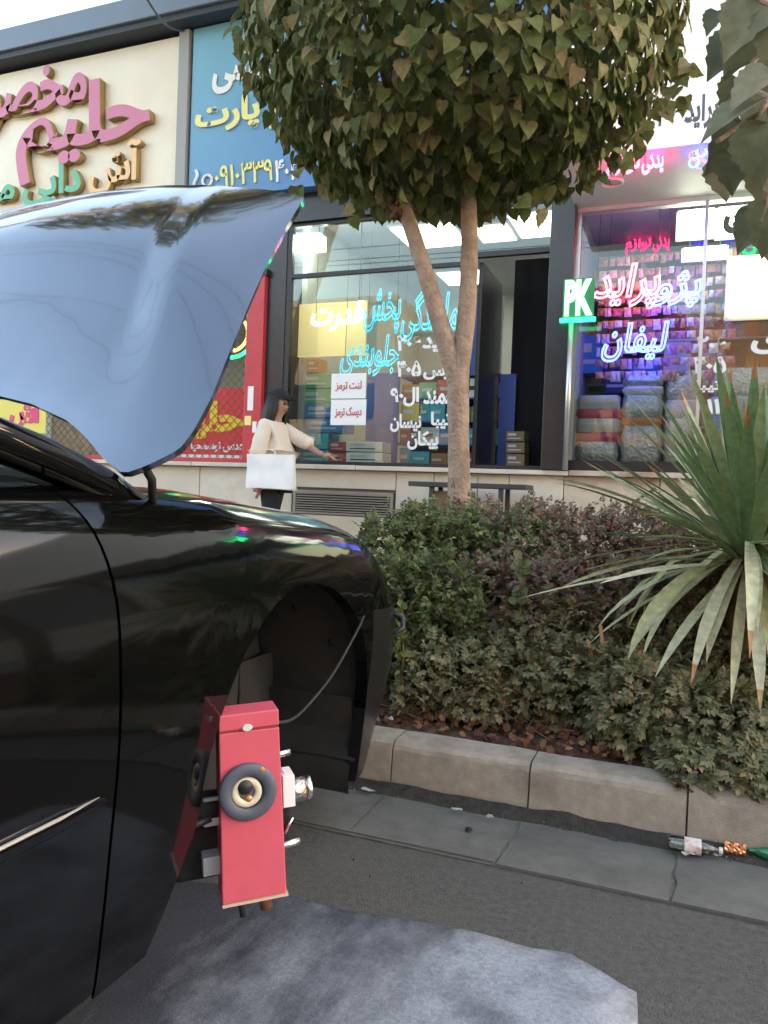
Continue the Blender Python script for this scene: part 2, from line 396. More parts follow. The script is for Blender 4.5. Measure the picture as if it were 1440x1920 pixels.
for a, b in [(-9.4, -7.3), (-7.3, -5.2), (-5.2, -4.42), (-4.42, -3.2), (-3.2, -2.1), (-2.1, -1.05), (-1.05, .6), (.6, 2.2), (2.2, 4.2), (4.2, 7.2)]:
    part('ledge_slab', a+.003, b-.003, F-.09, F+.16, ZL-.045, ZL+random.uniform(-.002, .004), M_stone2 if -1.1 < a < .5 else M_marble, .006)
vg = box('vent_grille', vx0, vx1, F+.02, F+.028, vz0, vz1, mat('vent_dark', (.004,.004,.004), .9), bld)
M_vent = mat('vent_metal', (.3,.27,.24), .5, metal=.4)
for q in ((vx0, vx0+.03, vz0, vz1), (vx1-.03, vx1, vz0, vz1), (vx0+.03, vx1-.03, vz1-.03, vz1), (vx0+.03, vx1-.03, vz0, vz0+.02)):
    MB().box(q[0], q[1], F-.01, F+.018, q[2], q[3]).build('vent_frame', M_vent, vg)
ns = 8; vs = None
for i in range(ns):
    z = vz0+.035+(vz1-vz0-.07)*i/(ns-1)
    sl_ = MB().add([(vx0+.03, F-.005, z-.006), (vx1-.03, F-.005, z-.006), (vx1-.03, F+.015, z+.002), (vx0+.03, F+.015, z+.002), (vx0+.03, F-.005, z+.004), (vx1-.03, F-.005, z+.004), (vx1-.03, F+.015, z+.009), (vx0+.03, F+.015, z+.009)],
             [(0,1,2,3), (7,6,5,4), (0,4,5,1), (2,6,7,3), (0,3,7,4), (1,5,6,2)]).build('slat', M_vent, vg)
# fascia beam along the roof
zt0, zt1 = 5.95, 6.23
part('fascia_beam', -14, -1.2, F-.42, F+.3, zt0+.02, zt1, M_beam, .01)
part('fascia_soffit', -14, -1.2, F-.38, F+.3, zt0-.05, zt0+.02, M_beam_dark)
part('roof', -14, 26, F+.3, F+6, 5.7, 5.9, M_grey)
part('upper_wall', -14, -1.25, F+.05, F+.3, 4.0, 5.9, M_grey)
part('upper_wall', -1.25, 26, F+.05, F+.3, 3.75, 5.9, M_cream)
# cross walls and rear walls
DEP = 4.2
part('rear_wall', -14, -4.5, F+DEP, F+DEP+.2, 0, 5.7, M_wall_in)
part('rear_wall', -4.06, -1.1, F+DEP, F+DEP+.2, 0, 5.7, M_wall_in)
part('rear_wall', -1.05, 9, F+3.0, F+3.2, 0, 5.7, mat('panel_wall', (.42,.27,.21), .5, var=.1))
part('partition_wall', -4.5, -4.06, F+.36, F+DEP+.2, 0, 5.7, M_wall_in)
part('partition_wall', -1.12, -1.05, F+.36, F+DEP+.2, 0, 5.7, M_wall_in)
part('partition_wall', 4.2, 4.5, F+.05, F+DEP, 0, 5.7, M_cream)
part('shop_floor', -4.06, -1.12, F+.16, F+DEP, .9, ZL+.006, M_floor_in)
part('shop_floor', -14, -4.5, F+.16, F+DEP, .9, ZL+.006, M_floor_in)
part('shop_floor', -1.05, 4.2, F+.16, F+3, .9, ZL+.006, M_floor_in)
part('ceiling', -4.06, -1.12, F+.1, F+DEP, 3.95, 4.05, M_ceil)
part('ceiling', -14, -4.5, F+.1, F+DEP, 3.95, 4.05, M_ceil)
part('ceiling', -1.05, 4.2, F+.1, F+3, 3.62, 3.72, M_ceil)
# the middle shopfront
part('shopfront_lintel', -4.55, -1.2, F-.05, F+.1, 3.72, 4.1, M_black)
part('corner_pillar', -4.42, -4.12, F-.02, F+.35, ZL+.005, 3.72, M_black, .004)
part('corner_post', -4.12, -4.06, F-.01, F+.05, ZL+.005, 3.72, M_dark)
px0, px1, _, _ = pbox(1024, 400, 1066, 880, F-.1)
part('black_pillar', px0, px1+.02, F-.12, F+.2, ZL+.005, 3.80, M_black, .006)
zt = at(700, 507, F).z
frm = part('window_frame', -4.06, px0, F-.01, F+.05, ZL+.005, ZL+.04, M_dark)
for q in ((-4.06, -2.09, zt-.02, zt+.02), (-2.09, px0, zt+.05, zt+.10), (-4.06, px0, 3.68, 3.72)): MB().box(q[0], q[1], F-.008, F+.05, q[2], q[3]).build('window_bar', M_dark, frm)
for q in ((-2.105, -2.065, ZL+.04, 3.68), ): MB().box(q[0], q[1], F-.012, F+.054, q[2], q[3]).build('door_post', M_dark, frm)
MB().box(-4.06, -2.105, F+.012, F+.02, ZL+.04, zt-.02).build('glass_pane', M_glass, frm)
MB().box(-4.06, -2.09, F+.012, F+.02, zt+.02, 3.68).build('glass_pane', M_glass, frm)
MB().box(-2.065, px0, F+.012, F+.02, zt+.10, 3.68).build('glass_pane', M_glass, frm)
# open glass door leaf folded inwards
dl = part('door_leaf', -2.03, -1.99, F+.1, F+.95, ZL+.03, zt+.03, M_dark)
# right shopfront
fr2 = part('window_frame', px1+.02, 4.2, F-.01, F+.05, ZL+.005, ZL+.10, M_black)
for q in ((px1+.02, px1+.06, ZL+.1, 3.55), (.02, .05, ZL+.1, 3.55), (1.6, 1.64, ZL+.1, 3.55)): MB().box(q[0], q[1], F-.008, F+.05, q[2], q[3]).build('window_bar', M_alu, fr2)
for a, b in ((px1+.06, .02), (.05, 1.6), (1.64, 4.2)): MB().box(a, b, F+.012, F+.02, ZL+.1, 3.55).build('glass_pane', M_glass, fr2)
part('shopfront_lintel', px1+.02, 4.3, F-.01, F+.1, 3.55, 3.75, M_whitepaint)

# canopy over the right shop, with a backlit sign along its front
can = thing('shop_canopy', (1.5, 6.8, 3.6), 'white canopy with a round downlight above the neon shopfront', 'canopy')
CZ = at(1250, 275, 6.3).z
box('soffit', -1.1, 4.6, 6.3, F-.012, CZ, CZ+.12, M_whitepaint, can)
dlx = at(1148, 341, 6.9)
ring = MB().lathe([(.10, CZ-.001), (.10, CZ-.02), (.075, CZ-.022), (.07, CZ-.004)], (dlx.x, 6.85, 0), (0,0,1), 20).build('downlight_trim', M_whitepaint, can)
sg = thing('backlit_sign', (1.5, 6.25, CZ), 'glowing white shop sign above the pink lit canopy', 'sign')
box('sign_face', -1.1, 4.6, 6.14, 6.29, CZ-.01, CZ+2.0, glow('sign_light', (1,.98,.95), 1.15), sg)
M_gtext = mat('grey_letters', (.10,.10,.12), .5)
word('lettering', 'پژو پراید ۲۰۶', (1232, 178, 1400, 246), 6.135, M_gtext, sg, .03, .01)

# left shop: sign panel, pilaster, blue sign
cs = thing('cream_sign', (-8, 7.2, 4.3), 'cream sign panel carrying raised pink Persian letters', 'sign')
SX = at(335, 200, 7.2).x
box('sign_panel', -12.5, SX, 7.2, 7.44, 3.9, 5.84, M_cream, cs)
box('sign_edge', SX+.002, SX+.13, 7.17, 7.44, 3.85, 5.88, M_grey, cs)
M_pink = mat('pink_letter_face', (.56,.16,.27), .45); M_side = mat('ochre_letter_side', (.36,.25,.08), .5)
M_green = mat('green_letter_face', (.10,.42,.26), .45); M_orange = mat('orange_letter_face', (.80,.50,.24), .45)
word('lettering', 'حلیم', (42, 160, 290, 338), 7.195, [M_pink, M_side], cs, .03, .09)
word('lettering', 'مخصوص', (-110, 142, 170, 252), 7.195, [M_pink, M_side], cs, .028, .075)
word('lettering', 'آش', (176, 272, 272, 366), 7.195, [M_orange, M_side], cs, .025, .08)
word('lettering', 'دایی محمد', (-90, 322, 160, 396), 7.195, [M_green, M_side], cs, .028, .08)
bs = thing('blue_sign', (-3.4, 7.2, 4.1), 'blue vinyl shop sign with white and yellow Persian lettering behind the tree', 'sign')
BX = at(356, 200, 7.2).x
box('sign_panel', BX+.02, -1.25, 7.2, 7.42, at(500, 359, 7.2).z, 5.88, M_blue_sign, bs)
M_wl = mat('white_letters', (.8,.8,.8), .5); M_yl = mat('yellow_letters', (.80,.74,.25), .5)
word('lettering', 'سفارشی', (400, 76, 575, 164), 7.197, M_wl, bs, .03, .012)
word('lettering', 'قائم پارت', (368, 172, 610, 246), 7.197, [M_yl, M_wl], bs, .035, .02)
word('lettering', '۰۹۱۰۳۳۹', (404, 303, 512, 346), 7.197, M_yl, bs, .010, .012)
word('lettering', '۴۰۲', (516, 298, 562, 340), 7.197, M_wl, bs, .010, .012)
ph = at(382, 335, 7.19)
MB().tube([(ph.x-.10+.02*math.sin(t*6), 7.185, ph.z+.10-.2*t) for t in np.linspace(0, 1, 8)], .018, 6).tube([(ph.x+.05+.06*math.cos(t), 7.185, ph.z-.03+.06*math.sin(t)) for t in np.linspace(0, 6.3, 14)], .016, 6).build('phone_symbol', M_wl, bs)

# left shopfront: red column, lattice grille, red banner
M_red = mat('red_column_paint', (.50,.035,.05), .4, var=.1)
rc = thing('red_column', (-4.6, F-.1, ZL), 'red painted post with small stickers beside the chain-link shopfront', 'post')
cx0, cx1, _, _ = pbox(459, 520, 491, 890, F-.08)
box('post', cx0, cx1, F-.085, F+.02, ZL+.006, at(480, 517, F-.08).z, M_red, rc, .006)
box('sticker', cx0+.05, cx0+.12, F-.088, F-.085, 1.72, 1.98, M_wl, rc); box('sticker', cx0+.02, cx0+.10, F-.088, F-.085, 1.56, 1.66, M_yl, rc); box('sticker', cx0+.12, cx0+.17, F-.088, F-.085, 1.48, 1.60, M_wl, rc)
box('post_cap', cx0-.02, cx1+.02, F-.09, F+.03, at(480, 517, F-.08).z, at(480, 505, F-.08).z, M_black, rc)
M_wire = mat('galvanised_wire', (.14,.12,.10), .5, metal=.5)
cl = thing('chain_link_screen', (-7, F, ZL), 'diamond wire mesh screen closing the left shopfront', 'screen')
mb = MB(); zb, zt_ = ZL+.05, 3.75; pitch = .10; x0_, x1_ = -9.5, cx0-.02
k = x0_-(zt_-zb)
while k < x1_:
    for s in (1, -1):
        a = Vector((k, zb)) if s > 0 else Vector((k, zt_)); pts = []
        xa, xb = max(k, x0_), min(k+(zt_-zb), x1_)
        if xb > xa:
            za = zb+(xa-k) if s > 0 else zt_-(xa-k); zc = zb+(xb-k) if s > 0 else zt_-(xb-k)
            mb.tube([(xa, F+.005*s, za), (xb, F+.005*s, zc)], .0042, 4, cap=False)
    k += pitch
mb.build('wire_mesh', M_wire, cl)['kind'] = 'stuff'
box('mesh_rail', -9.5, cx0-.02, F-.015, F+.015, ZL+.01, ZL+.05, M_red, cl); box('mesh_rail', -9.5, cx0-.02, F-.015, F+.015, 3.75, 3.8, M_black, cl)
part('shopfront_lintel', -14, -4.56, F-.05, F+.1, 3.80, 4.1, M_black)
M_banner = mat('banner_red', (.72,.03,.035), .5, var=.08)
rb = thing('red_banner', (-5.5, F+.02, 1.3), 'red banner with yellow Persian letters behind the wire mesh', 'banner')
bx0, bx1, bz0, bz1 = pbox(284, 728, 463, 852, F+.03); bx0 -= .5
box('cloth', bx0, bx1, F+.025, F+.035, bz0, bz1, M_banner, rb)
box('bottom_strip', bx0, bx1, F+.022, F+.036, bz0-.10, bz0-.002, M_wl, rb)
M_by = mat('banner_yellow', (.82,.55,.02), .5)
word('lettering', 'حلیم', (318, 752, 458, 838), F+.022, M_by, rb, .05, .004)
word('lettering', 'قند', (352, 735, 386, 776), F+.022, M_wl, rb, .03, .004)
word('lettering', 'عدس نوسمحیا', (358, 826, 458, 848), F+.022, M_wl, rb, .03, .004)
yb = thing('yellow_poster', (-7.6, F+.02, 1.5), 'yellow poster with pink blots seen under the raised bonnet', 'poster')
yx0, yx1, yz0, yz1 = pbox(-60, 700, 87, 812, F-.03)
box('sheet', yx0, yx1, F-.032, F-.024, yz0, yz1, mat('poster_yellow', (.72,.62,.12), .5), yb)
M_mag = mat('poster_pink', (.65,.04,.18), .5)
word('lettering', 'آش', (18, 742, 78, 806), F-.034, M_mag, yb, .06, .004)
rug = M_stone2
part('stone_wall', yx1+.02, at(190, 800, F).x, F+.04, F+.2, ZL, 2.1, mat('rough_stone', (.30,.22,.14), .9, var=.5, vscale=9, bump=1, bscale=14))

# overhead cable fixed to the fascia
cb = MB(); a_ = at(345, 58, F-.44); b_2 = at(255, -40, 5.0)
pts = [a_.lerp(b_2, t)+Vector((0, 0, -.12*math.sin(math.pi*t))) for t in np.linspace(0, 1, 14)]
cb.tube(pts, .011, 6)
tag(cb.build('overhead_cable', M_dark), 'thin dark cable running up from the roof fascia corner', 'cable')
# shuttered units farther along the row
M_shut = mat('roller_shutter', (.30,.29,.27), .45, metal=.3, var=.1)
for k in range(4):
    x0 = 4.6+k*5.3; rs = thing('roller_shutter', (x0+2.5, F, ZL), ['grey roller shutter next to the neon shop', 'second closed roller shutter along the row', 'third closed roller shutter along the row', 'last closed roller shutter of the row'][k], 'shutter', 'closed shutters along the shop row')
    mb = MB(); n = 28; P = [[(x, F-.02+.012*math.sin(j*math.pi), ZL+(3.7-ZL)*j/(2*n)) if j % 2 == 0 else (x, F-.045, ZL+(3.7-ZL)*j/(2*n)) for j in range(2*n+1)] for x in (x0, x0+4.9)]
    mb.grid(P, smooth=False).build('shutter_slats', M_shut, rs)['kind'] = 'stuff'
    box('side_rail', x0-.08, x0-.002, F-.06, F+.03, ZL, 3.75, M_dark, rs); box('side_rail', x0+4.902, x0+4.98, F-.06, F+.03, ZL, 3.75, M_dark, rs)
part('ledge_slab', 7.2, 26, F-.09, F+.16, ZL-.045, ZL-.001, M_marble); part('marble_slab', 7.204, 26, F, F+.032, .13, ZL-.05, M_marble)
# the other side of the street, behind the viewer
for k, (x0, x1, h, c, lb) in enumerate(((-30, -11, 8.5, (.30,.24,.18), 'beige brick block across the street, farthest left'), (-11, 3, 7.2, (.24,.17,.13), 'brown brick block directly across the street'), (3, 16, 9.5, (.33,.30,.26), 'pale grey block across the street to the right'), (16, 34, 7.5, (.28,.22,.17), 'tan block across the street, farthest right'))):
    ob = thing('street_building', ((x0+x1)/2, -16, 0), lb, 'building', 'buildings across the street')
    box('wall', x0+.02, x1-.02, -22, -14, 0, h, mat('block_wall', c, .9, var=.15, vscale=3), ob); box('roof_edge', x0+.01, x1-.01, -22.05, -13.8, h, h+.25, M_grey, ob)
    for fl in range(2):
        for q in np.arange(x0+1.2, x1-1.5, 2.6): box('window', q, q+1.3, -13.998, -13.93, 3.9+fl*2.6-(h < 8)*.5, 5.3+fl*2.6-(h < 8)*.5, M_dark, ob) if 5.3+fl*2.6 < h else None
    box('shop_opening', x0+.8, x1-.8, -13.998, -13.9, .1, 2.9, M_black, ob)
# service cables strung over the road
for k, (y, z) in enumerate(((.9, 5.9), (1.25, 6.1), (1.5, 5.8))):
    pts = [(x, y+.004*x, z-.6+.0011*x*x) for x in np.linspace(-24, 24, 60)]
    tag(MB().tube(pts, .008, 6).build('overhead_cable', M_dark), ['nearest of the black cables strung along above the road', 'middle black cable strung along above the road', 'black cable nearest the shops strung along above the road'][k], 'cable', 'cables above the road')
#@@SHOPS
# ------------------------------------------------------------------ lamps inside the shops
def ceil_lamp(rect, zc, m_, label, grp):
    a = atz(rect[0], rect[1], zc); b = atz(rect[2], rect[3], zc); x0, x1 = min(a.x, b.x), max(a.x, b.x); y0, y1 = min(a.y, b.y), max(a.y, b.y)
    t = thing('ceiling_light', ((x0+x1)/2, (y0+y1)/2, zc), label, 'ceiling light', grp)
    box('light_frame', x0-.03, x1+.03, y0-.03, y1+.03, zc+.006, zc+.03, M_whitepaint, t)
    box('diffuser', x0, x1, y0, y1, zc-.004, zc+.005, m_, t)
GL_W = glow('panel_white', (1, .98, .90), 9); GL_Y = glow('panel_warm', (1, .82, .45), 4)
for (x0, x1, y0, y1, mm, lb) in ((-3.33, -2.62, 8.35, 9.1, GL_W, 'bright square ceiling panel left of the forked trunk'),
                                 (-2.42, -2.02, 8.55, 9.1, GL_Y, 'small warm ceiling panel between the two white panels'),
                                 (-1.95, -1.40, 8.30, 9.05, GL_W, 'bright square ceiling panel right of the forked trunk'),
                                 (-3.35, -2.75, 10.2, 10.8, GL_W, 'ceiling panel deeper in the spare parts shop'),
                                 (-2.15, -1.75, 10.2, 10.8, GL_W, 'rearmost small ceiling panel in the spare parts shop')):
    t = thing('ceiling_light', ((x0+x1)/2, (y0+y1)/2, 3.9), lb, 'ceiling light', 'ceiling panels in the middle shop')
    box('light_frame', x0-.03, x1+.03, y0-.03, y1+.03, 3.925, 3.948, M_whitepaint, t); box('diffuser', x0, x1, y0, y1, 3.912, 3.924, mm, t)
GL_R = glow('lamp_white', (1, .90, .74), 11)
for i, (rc_, lb) in enumerate((((1272, 392, 1338, 440), 'glaring lamp panel, left one behind the top of the neon window'), ((1346, 386, 1408, 438), 'glaring lamp panel, right one behind the top of the neon window'), ((1282, 462, 1362, 480), 'low flat lamp under the two glaring panels'))):
    x0, x1, z0, z1 = pbox(*rc_, 7.52)
    t = thing('lamp_panel', ((x0+x1)/2, 7.52, z0), lb, 'lamp', 'lamps in the neon window')
    box('housing', x0-.02, x1+.02, 7.60, 7.62, z0-.02, z1+.02, M_whitepaint, t); box('lamp_face', x0, x1, 7.52, 7.598, z0, z1, GL_R, t)
    for s in (x0+.05, x1-.05): MB().tube([(s, 7.61, z1+.02), (s, 7.61, 3.62)], .006, 5).build('hanger_wire', M_dark, t)
t = thing('ceiling_light', (-6.5, 8.6, 3.9), 'ceiling lamp inside the shop behind the wire mesh', 'ceiling light')
box('light_frame', -7.2, -5.8, 8.4, 8.9, 3.925, 3.948, M_whitepaint, t); box('diffuser', -7.15, -5.85, 8.42, 8.88, 3.912, 3.924, GL_Y, t)

# ------------------------------------------------------------------ neon lettering
N_CY = glow('neon_cyan', (.01, .55, .80), 2.2); N_WH = glow('neon_warm_white', (1, .95, .7), 5); N_PK = glow('neon_pink', (1, .62, .55), 4.2)
N_HOT = glow('neon_red', (1, .03, .14), 7.0); N_BL = glow('neon_blue', (.06, .03, 1), 22.0); N_LB = glow('neon_pale_blue', (.25, .75, 1), 3.2); N_GR = glow('neon_green', (.02, 1, .25), 5); N_MINT = glow('neon_mint', (.45, 1, .65), 3.4)
def neon(text, rect, Y, m_, label, tube=.022, m2=None, shear=.2, inner=False, bold=.012, board=None):
    x0, x1, z0, z1 = pbox(*rect, Y)
    t = thing('neon_sign', ((x0+x1)/2, Y, z0), label, 'neon sign')
    word('neon_tube', text, rect, Y, m2 or m_, t, bold, 0, tube, shear)
    if board: box('backboard', x0-.03, x1+.03, Y+.09, Y+.10, z0-.02, z1+.02, board, t)
    if inner: word('neon_core', text, rect, Y-.016, m_, t, bold, 0, tube*.6, shear)
    for px in (rect[0]+8, rect[2]-8):
        q = at(px, (rect[1]+rect[3])/2, Y); MB().tube([(q.x, Y+.02, q.z-.03), (q.x, Y+.02, 3.6)], .003, 4).build('hanging_wire', M_dark, t)
    return t
N_HOT2 = glow('neon_crimson', (1, .03, .16), 42); N_GR2 = glow('neon_deep_green', (.02, 1, .25), 22)
YN = F+.08

neon('قدرت', (583, 566, 682, 622), YN, N_WH, 'overbright warm white neon word in front of the yellow board', .03)
neon('پخش', (682, 540, 752, 628), YN, N_CY, 'cyan neon word just left of the trunk fork, upper row', .024)
neon('نمایندگی', (752, 538, 872, 640), YN, N_CY, 'cyan neon word partly behind the leaning limb of the tree', .024)
neon('جلوبندی', (638, 628, 748, 706), YN, N_CY, 'cyan neon word in the lower row above the paper notices', .024)
neon('پراید', (1112, 494, 1238, 582), YN, N_PK, 'pink and white neon word in the right window', .034, N_HOT, inner=True)
neon('پژو', (1224, 508, 1316, 578), YN, N_LB, 'pale blue neon word at the glaring middle of the right window', .034, N_BL, inner=True)
neon('لیفان', (1128, 604, 1254, 678), YN, N_LB, 'blue double-line neon word low in the right window', .034, N_BL, inner=True)
pk_mats = [mat('packet_cream', (.62,.50,.38), .4), mat('packet_orange', (.60,.28,.12), .4), mat('packet_pink', (.55,.18,.22), .4), mat('packet_pale', (.7,.66,.6), .3), mat('packet_brown', (.3,.18,.1), .5)]
hg = thing('hanging_packets', (.0, F+.28, 2.2), 'dense rows of small bagged parts hanging behind the pink neon', 'goods')
mb = MB()
for r in range(10):
    z = at(1200, 480+r*24, F+.3).z; x = at(1122, 560, F+.3).x
    while x < at(1372, 560, F+.3).x:
        w = random.uniform(.035, .08); h = random.uniform(.06, .10); y = F+.30+random.uniform(-.03, .03); tl = random.uniform(-.012, .012)
        mb.add([(x, y, z), (x+w, y, z), (x+w+tl, y-.004, z-h), (x+tl, y-.004, z-h), (x+w/2, y-.018, z-h*.55), (x+w/2, y+.018, z-h*.5)], [(0,3,4), (3,2,4), (2,1,4), (1,0,4), (0,1,5), (1,2,5), (2,3,5), (3,0,5)], random.randrange(5)); x += w+random.uniform(.0, .015)
mb.build('packets', pk_mats, hg)['kind'] = 'stuff'
mb = MB()
for r in range(0, 9): z = at(1200, 480+r*24, F+.3).z; mb.tube([(at(1122, 560, F+.3).x, F+.33, z+.004), (at(1372, 560, F+.3).x, F+.33, z+.004)], .003, 4)
mb.build('hanging_rails', M_alu, hg)['kind'] = 'stuff'
# the blown-out display behind the right window
t = thing('neon_sign', (.3, F+.3, 2.4), 'dazzling white and yellow light box at the right edge', 'neon sign')
x0, x1, z0, z1 = pbox(1368, 476, 1560, 588, F+.1)
box('light_face', x0, x1, F+.09, F+.165, z0, z1, glow('dazzle', (1, .90, .55), 3.5), t); box('housing', x0-.03, x1+.03, F+.167, F+.19, z0-.03, z1+.03, M_whitepaint, t)
t = thing('neon_sign', tuple(at(1500, 300, 6.42)), 'green neon word at the right end of the canopy', 'neon sign'); word('neon_tube', 'لیفان', (1424, 262, 1540, 326), 6.42, N_GR2, t, 0, 0, .04)
for px in (1440, 1520): q = at(px, 285, 6.42); MB().tube([(q.x, 6.44, q.z), (q.x, 6.44, CZ)], .004, 4).build('hanging_wire', M_dark, t)
# green two-letter box sign on a pole
pk = thing('pole_sign', (-1.0, 7.25, 1.15), 'green lit two-letter sign on a thin white pole', 'sign')
PY = 7.25
pa = at(1066, 730, PY)
MB().tube([(pa.x, PY, ZL+.003), (pa.x, PY, at(1074, 592, PY).z)], .026, 10).build('pole', M_alu, pk)
x0, x1, z0, z1 = pbox(1056, 522, 1114, 596, PY-.03)
box('sign_back', x0, x1, PY-.03, PY+.0, z0, z1, mat('green_acrylic', (.02,.25,.08), .3), pk)
word('lettering', 'PK', (1059, 524, 1112, 592), PY-.035, N_MINT, pk, .01, 0, .045)
for q in ((x0-.02, x1+.02, z0-.035, z0), ): box('light_bar', q[0], q[1], PY-.05, PY-.01, q[2], q[3], N_GR, pk)
# neon ring sign behind the mesh, and strings under the canopy edge
t = thing('neon_sign', (-4.9, F+.4, 2.4), 'round green and yellow neon sign behind the wire mesh', 'neon sign')
rc2 = at(436, 625, F+.4)
MB().tube([(rc2.x+.30*math.cos(a), F+.4, rc2.z+.28*math.sin(a)) for a in np.linspace(0, 2*math.pi, 30)], .022, 6).build('outer_ring', N_GR, t)
MB().tube([(rc2.x+.2*math.cos(a), F+.41, rc2.z+.2*math.sin(a)) for a in np.linspace(0, 2*math.pi, 24)], .02, 6).build('inner_ring', glow('neon_yellow', (1, .8, .15), 4), t)
MB().tube([(rc2.x, F+.41, rc2.z+.2), (rc2.x, F+.41, 3.7)], .006, 5).build('hanger_wire', M_dark, t)
for (px, py, w, mm, lb, tx) in ((1168, 312, 62, N_HOT2, 'red neon word hanging at the canopy edge beside the leaves', 'لوازم'), (1224, 304, 40, N_HOT2, 'short red neon word under the canopy edge', 'یدکی')):
    rect = (px-w/2, py-24, px+w/2, py+22)
    t = thing('neon_sign', tuple(at(px, py, 6.42)), lb, 'neon sign'); word('neon_tube', tx, rect, 6.42, mm, t, 0, 0, .035)
    for s in (-.06, .06): q = at(px, py, 6.42); MB().tube([(q.x+s, 6.44, q.z), (q.x+s, 6.44, CZ)], .004, 4).build('hanging_wire', M_dark, t)
for (px, py, lb) in ((1311, 296, 'blue neon flower near the middle of the canopy edge'), (1386, 284, 'small blue neon flower at the right end of the canopy edge')):
    q = at(px, py, 6.42); t = thing('neon_flower', tuple(q), lb, 'neon sign', 'neon flowers under the canopy')
    for k in range(5):
        a = 2*math.pi*k/5; c = Vector((q.x+.045*math.cos(a), 6.42, q.z+.045*math.sin(a)))
        MB().tube([c+Vector((.035*math.cos(b), .004*k, .035*math.sin(b))) for b in np.linspace(0, 2*math.pi, 12)], .007, 5).build('petal', N_LB if k % 2 else N_BL, t)
    MB().tube([(q.x, 6.44, q.z), (q.x, 6.44, CZ)], .004, 4).build('hanging_wire', M_dark, t)

# white letters stuck on the glass
gl = thing('window_lettering', (-2.4, F, 1.3), 'white Persian car names stuck on the middle shop glass', 'lettering')
for tx, rect in (('پراید', (792, 622, 862, 664)), ('۲۰۶', (744, 628, 790, 658)), ('پارس', (794, 680, 866, 714)), ('۴۰۵', (744, 676, 790, 706)), ('سمند', (794, 732, 860, 758)), ('ال۹۰', (732, 726, 786, 762)),
                 ('تیبا', (808, 772, 846, 804)), ('نیسان', (732, 776, 790, 810)), ('پیکان', (764, 808, 822, 846))):
    word('lettering', tx, rect, F+.009, M_wl, gl, .035, .004)
gl2 = thing('window_lettering', (.1, F, 1.8), 'dim white digits and letters stuck on the right window', 'lettering')
for tx, rect in (('۲۰۶', (1306, 630, 1362, 662)), ('۴۰۵', (1300, 668, 1362, 700)), ('تیبا', (1304, 712, 1352, 736)), ('۱۱۱', (1312, 748, 1350, 776)), ('ی', (1408, 624, 1470, 664))):
    word('lettering', tx, rect, F+.009, M_wl, gl2, .03, .004)
word('lettering', 'ی', (1356, 386, 1408, 438), F+.009, M_gtext, gl2, .05, .004)

# ------------------------------------------------------------------ goods on show
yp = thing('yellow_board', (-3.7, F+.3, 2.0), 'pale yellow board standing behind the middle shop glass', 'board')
x0, x1, z0, z1 = pbox(531, 568, 686, 668, F+.3); box('board_face', x0, x1, F+.3, F+.33, z0, z1, mat('board_yellow_glow', (.80,.62,.30), .5, emit=(1,.75,.35), es=.5/2**EXPOSURE), yp)  # the board is no lamp; a faint warm glow is put into its material
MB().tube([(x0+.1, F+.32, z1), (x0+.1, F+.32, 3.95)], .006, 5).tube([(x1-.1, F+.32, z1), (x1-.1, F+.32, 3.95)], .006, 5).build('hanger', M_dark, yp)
for (rect, tx, lb) in (((621, 700, 686, 747), 'لنت ترمز', 'upper white notice with red words taped to the glass'), ((620, 749, 686, 797), 'دیسک ترمز', 'lower white notice with red words taped to the glass')):
    x0, x1, z0, z1 = pbox(*rect, F+.004)
    t = thing('paper_notice', ((x0+x1)/2, F, z0), lb, 'notice', 'notices on the glass'); box('sheet', x0, x1, F+.006, F+.0105, z0, z1, M_wl, t)
    word('lettering', tx, (rect[0]+8, rect[1]+14, rect[2]-8, rect[3]-13), F+.004, mat('notice_red', (.55,.06,.06), .5), t, .02, .002)
CB = {'green': (.10,.42,.24), 'blue': (.05,.24,.58), 'teal': (.05,.42,.55), 'red': (.50,.05,.07), 'white': (.78,.78,.78), 'yellow': (.6,.5,.08), 'navy': (.02,.04,.16), 'brown': (.22,.16,.08), 'olive': (.16,.16,.05), 'orange': (.55,.2,.05)}
MBX = {k: mat('carton_'+k, v, .45, var=.05) for k, v in CB.items()}
M_lab = mat('carton_print', (.55,.6,.62), .5); M_ink = mat('carton_ink', (.04,.04,.05), .5)
def carton(rect, Y, d, c, label, grp, lab='white', ink=False):
    x0, x1, z0, z1 = pbox(*rect, Y)
    t = thing('carton', ((x0+x1)/2, Y+d/2, z0), label, 'box', grp)
    box('carton_body', x0+.004, x1-.004, Y, Y+d, z0+.002, z1-.003, MBX[c], t, .004)
    w, h = x1-x0, z1-z0
    box('carton_print', x0+w*.12, x0+w*.55, Y-.003, Y-.0005, z0+h*.55, z0+h*.78, M_lab, t)
    box('carton_print', x0+w*.12, x0+w*.8, Y-.003, Y-.0005, z0+h*.25, z0+h*.36, M_ink if ink else M_lab, t)
    return t
YB = F+.40
for (px, w, lb) in ((563, .17, 'small square lamp, larger of two beside the left pillar of the middle window'), (597, .11, 'smaller square lamp right of its neighbour near the left pillar')):
    q = at(px, 457, F+.16); t = thing('display_lamp', tuple(q), lb, 'lamp', 'display lamps in the middle window')
    box('lamp_body', q.x-w/2-.01, q.x+w/2+.01, F+.10, F+.24, q.z+.075, q.z+.10, M_whitepaint, t); box('diffuser', q.x-w/2, q.x+w/2, F+.11, F+.23, q.z-.07, q.z+.074, glow('display_lamp_%d' % px, (1,.95,.82), 60), t)
    MB().tube([(q.x, F+.17, q.z+.1), (q.x, F+.17, 3.95)], .006, 5).build('hanger_wire', M_dark, t)
G1 = 'cartons stacked behind the middle shop glass'
carton((566, 700, 622, 728), YB, .3, 'green', 'upper green carton beside the paper notices', G1)
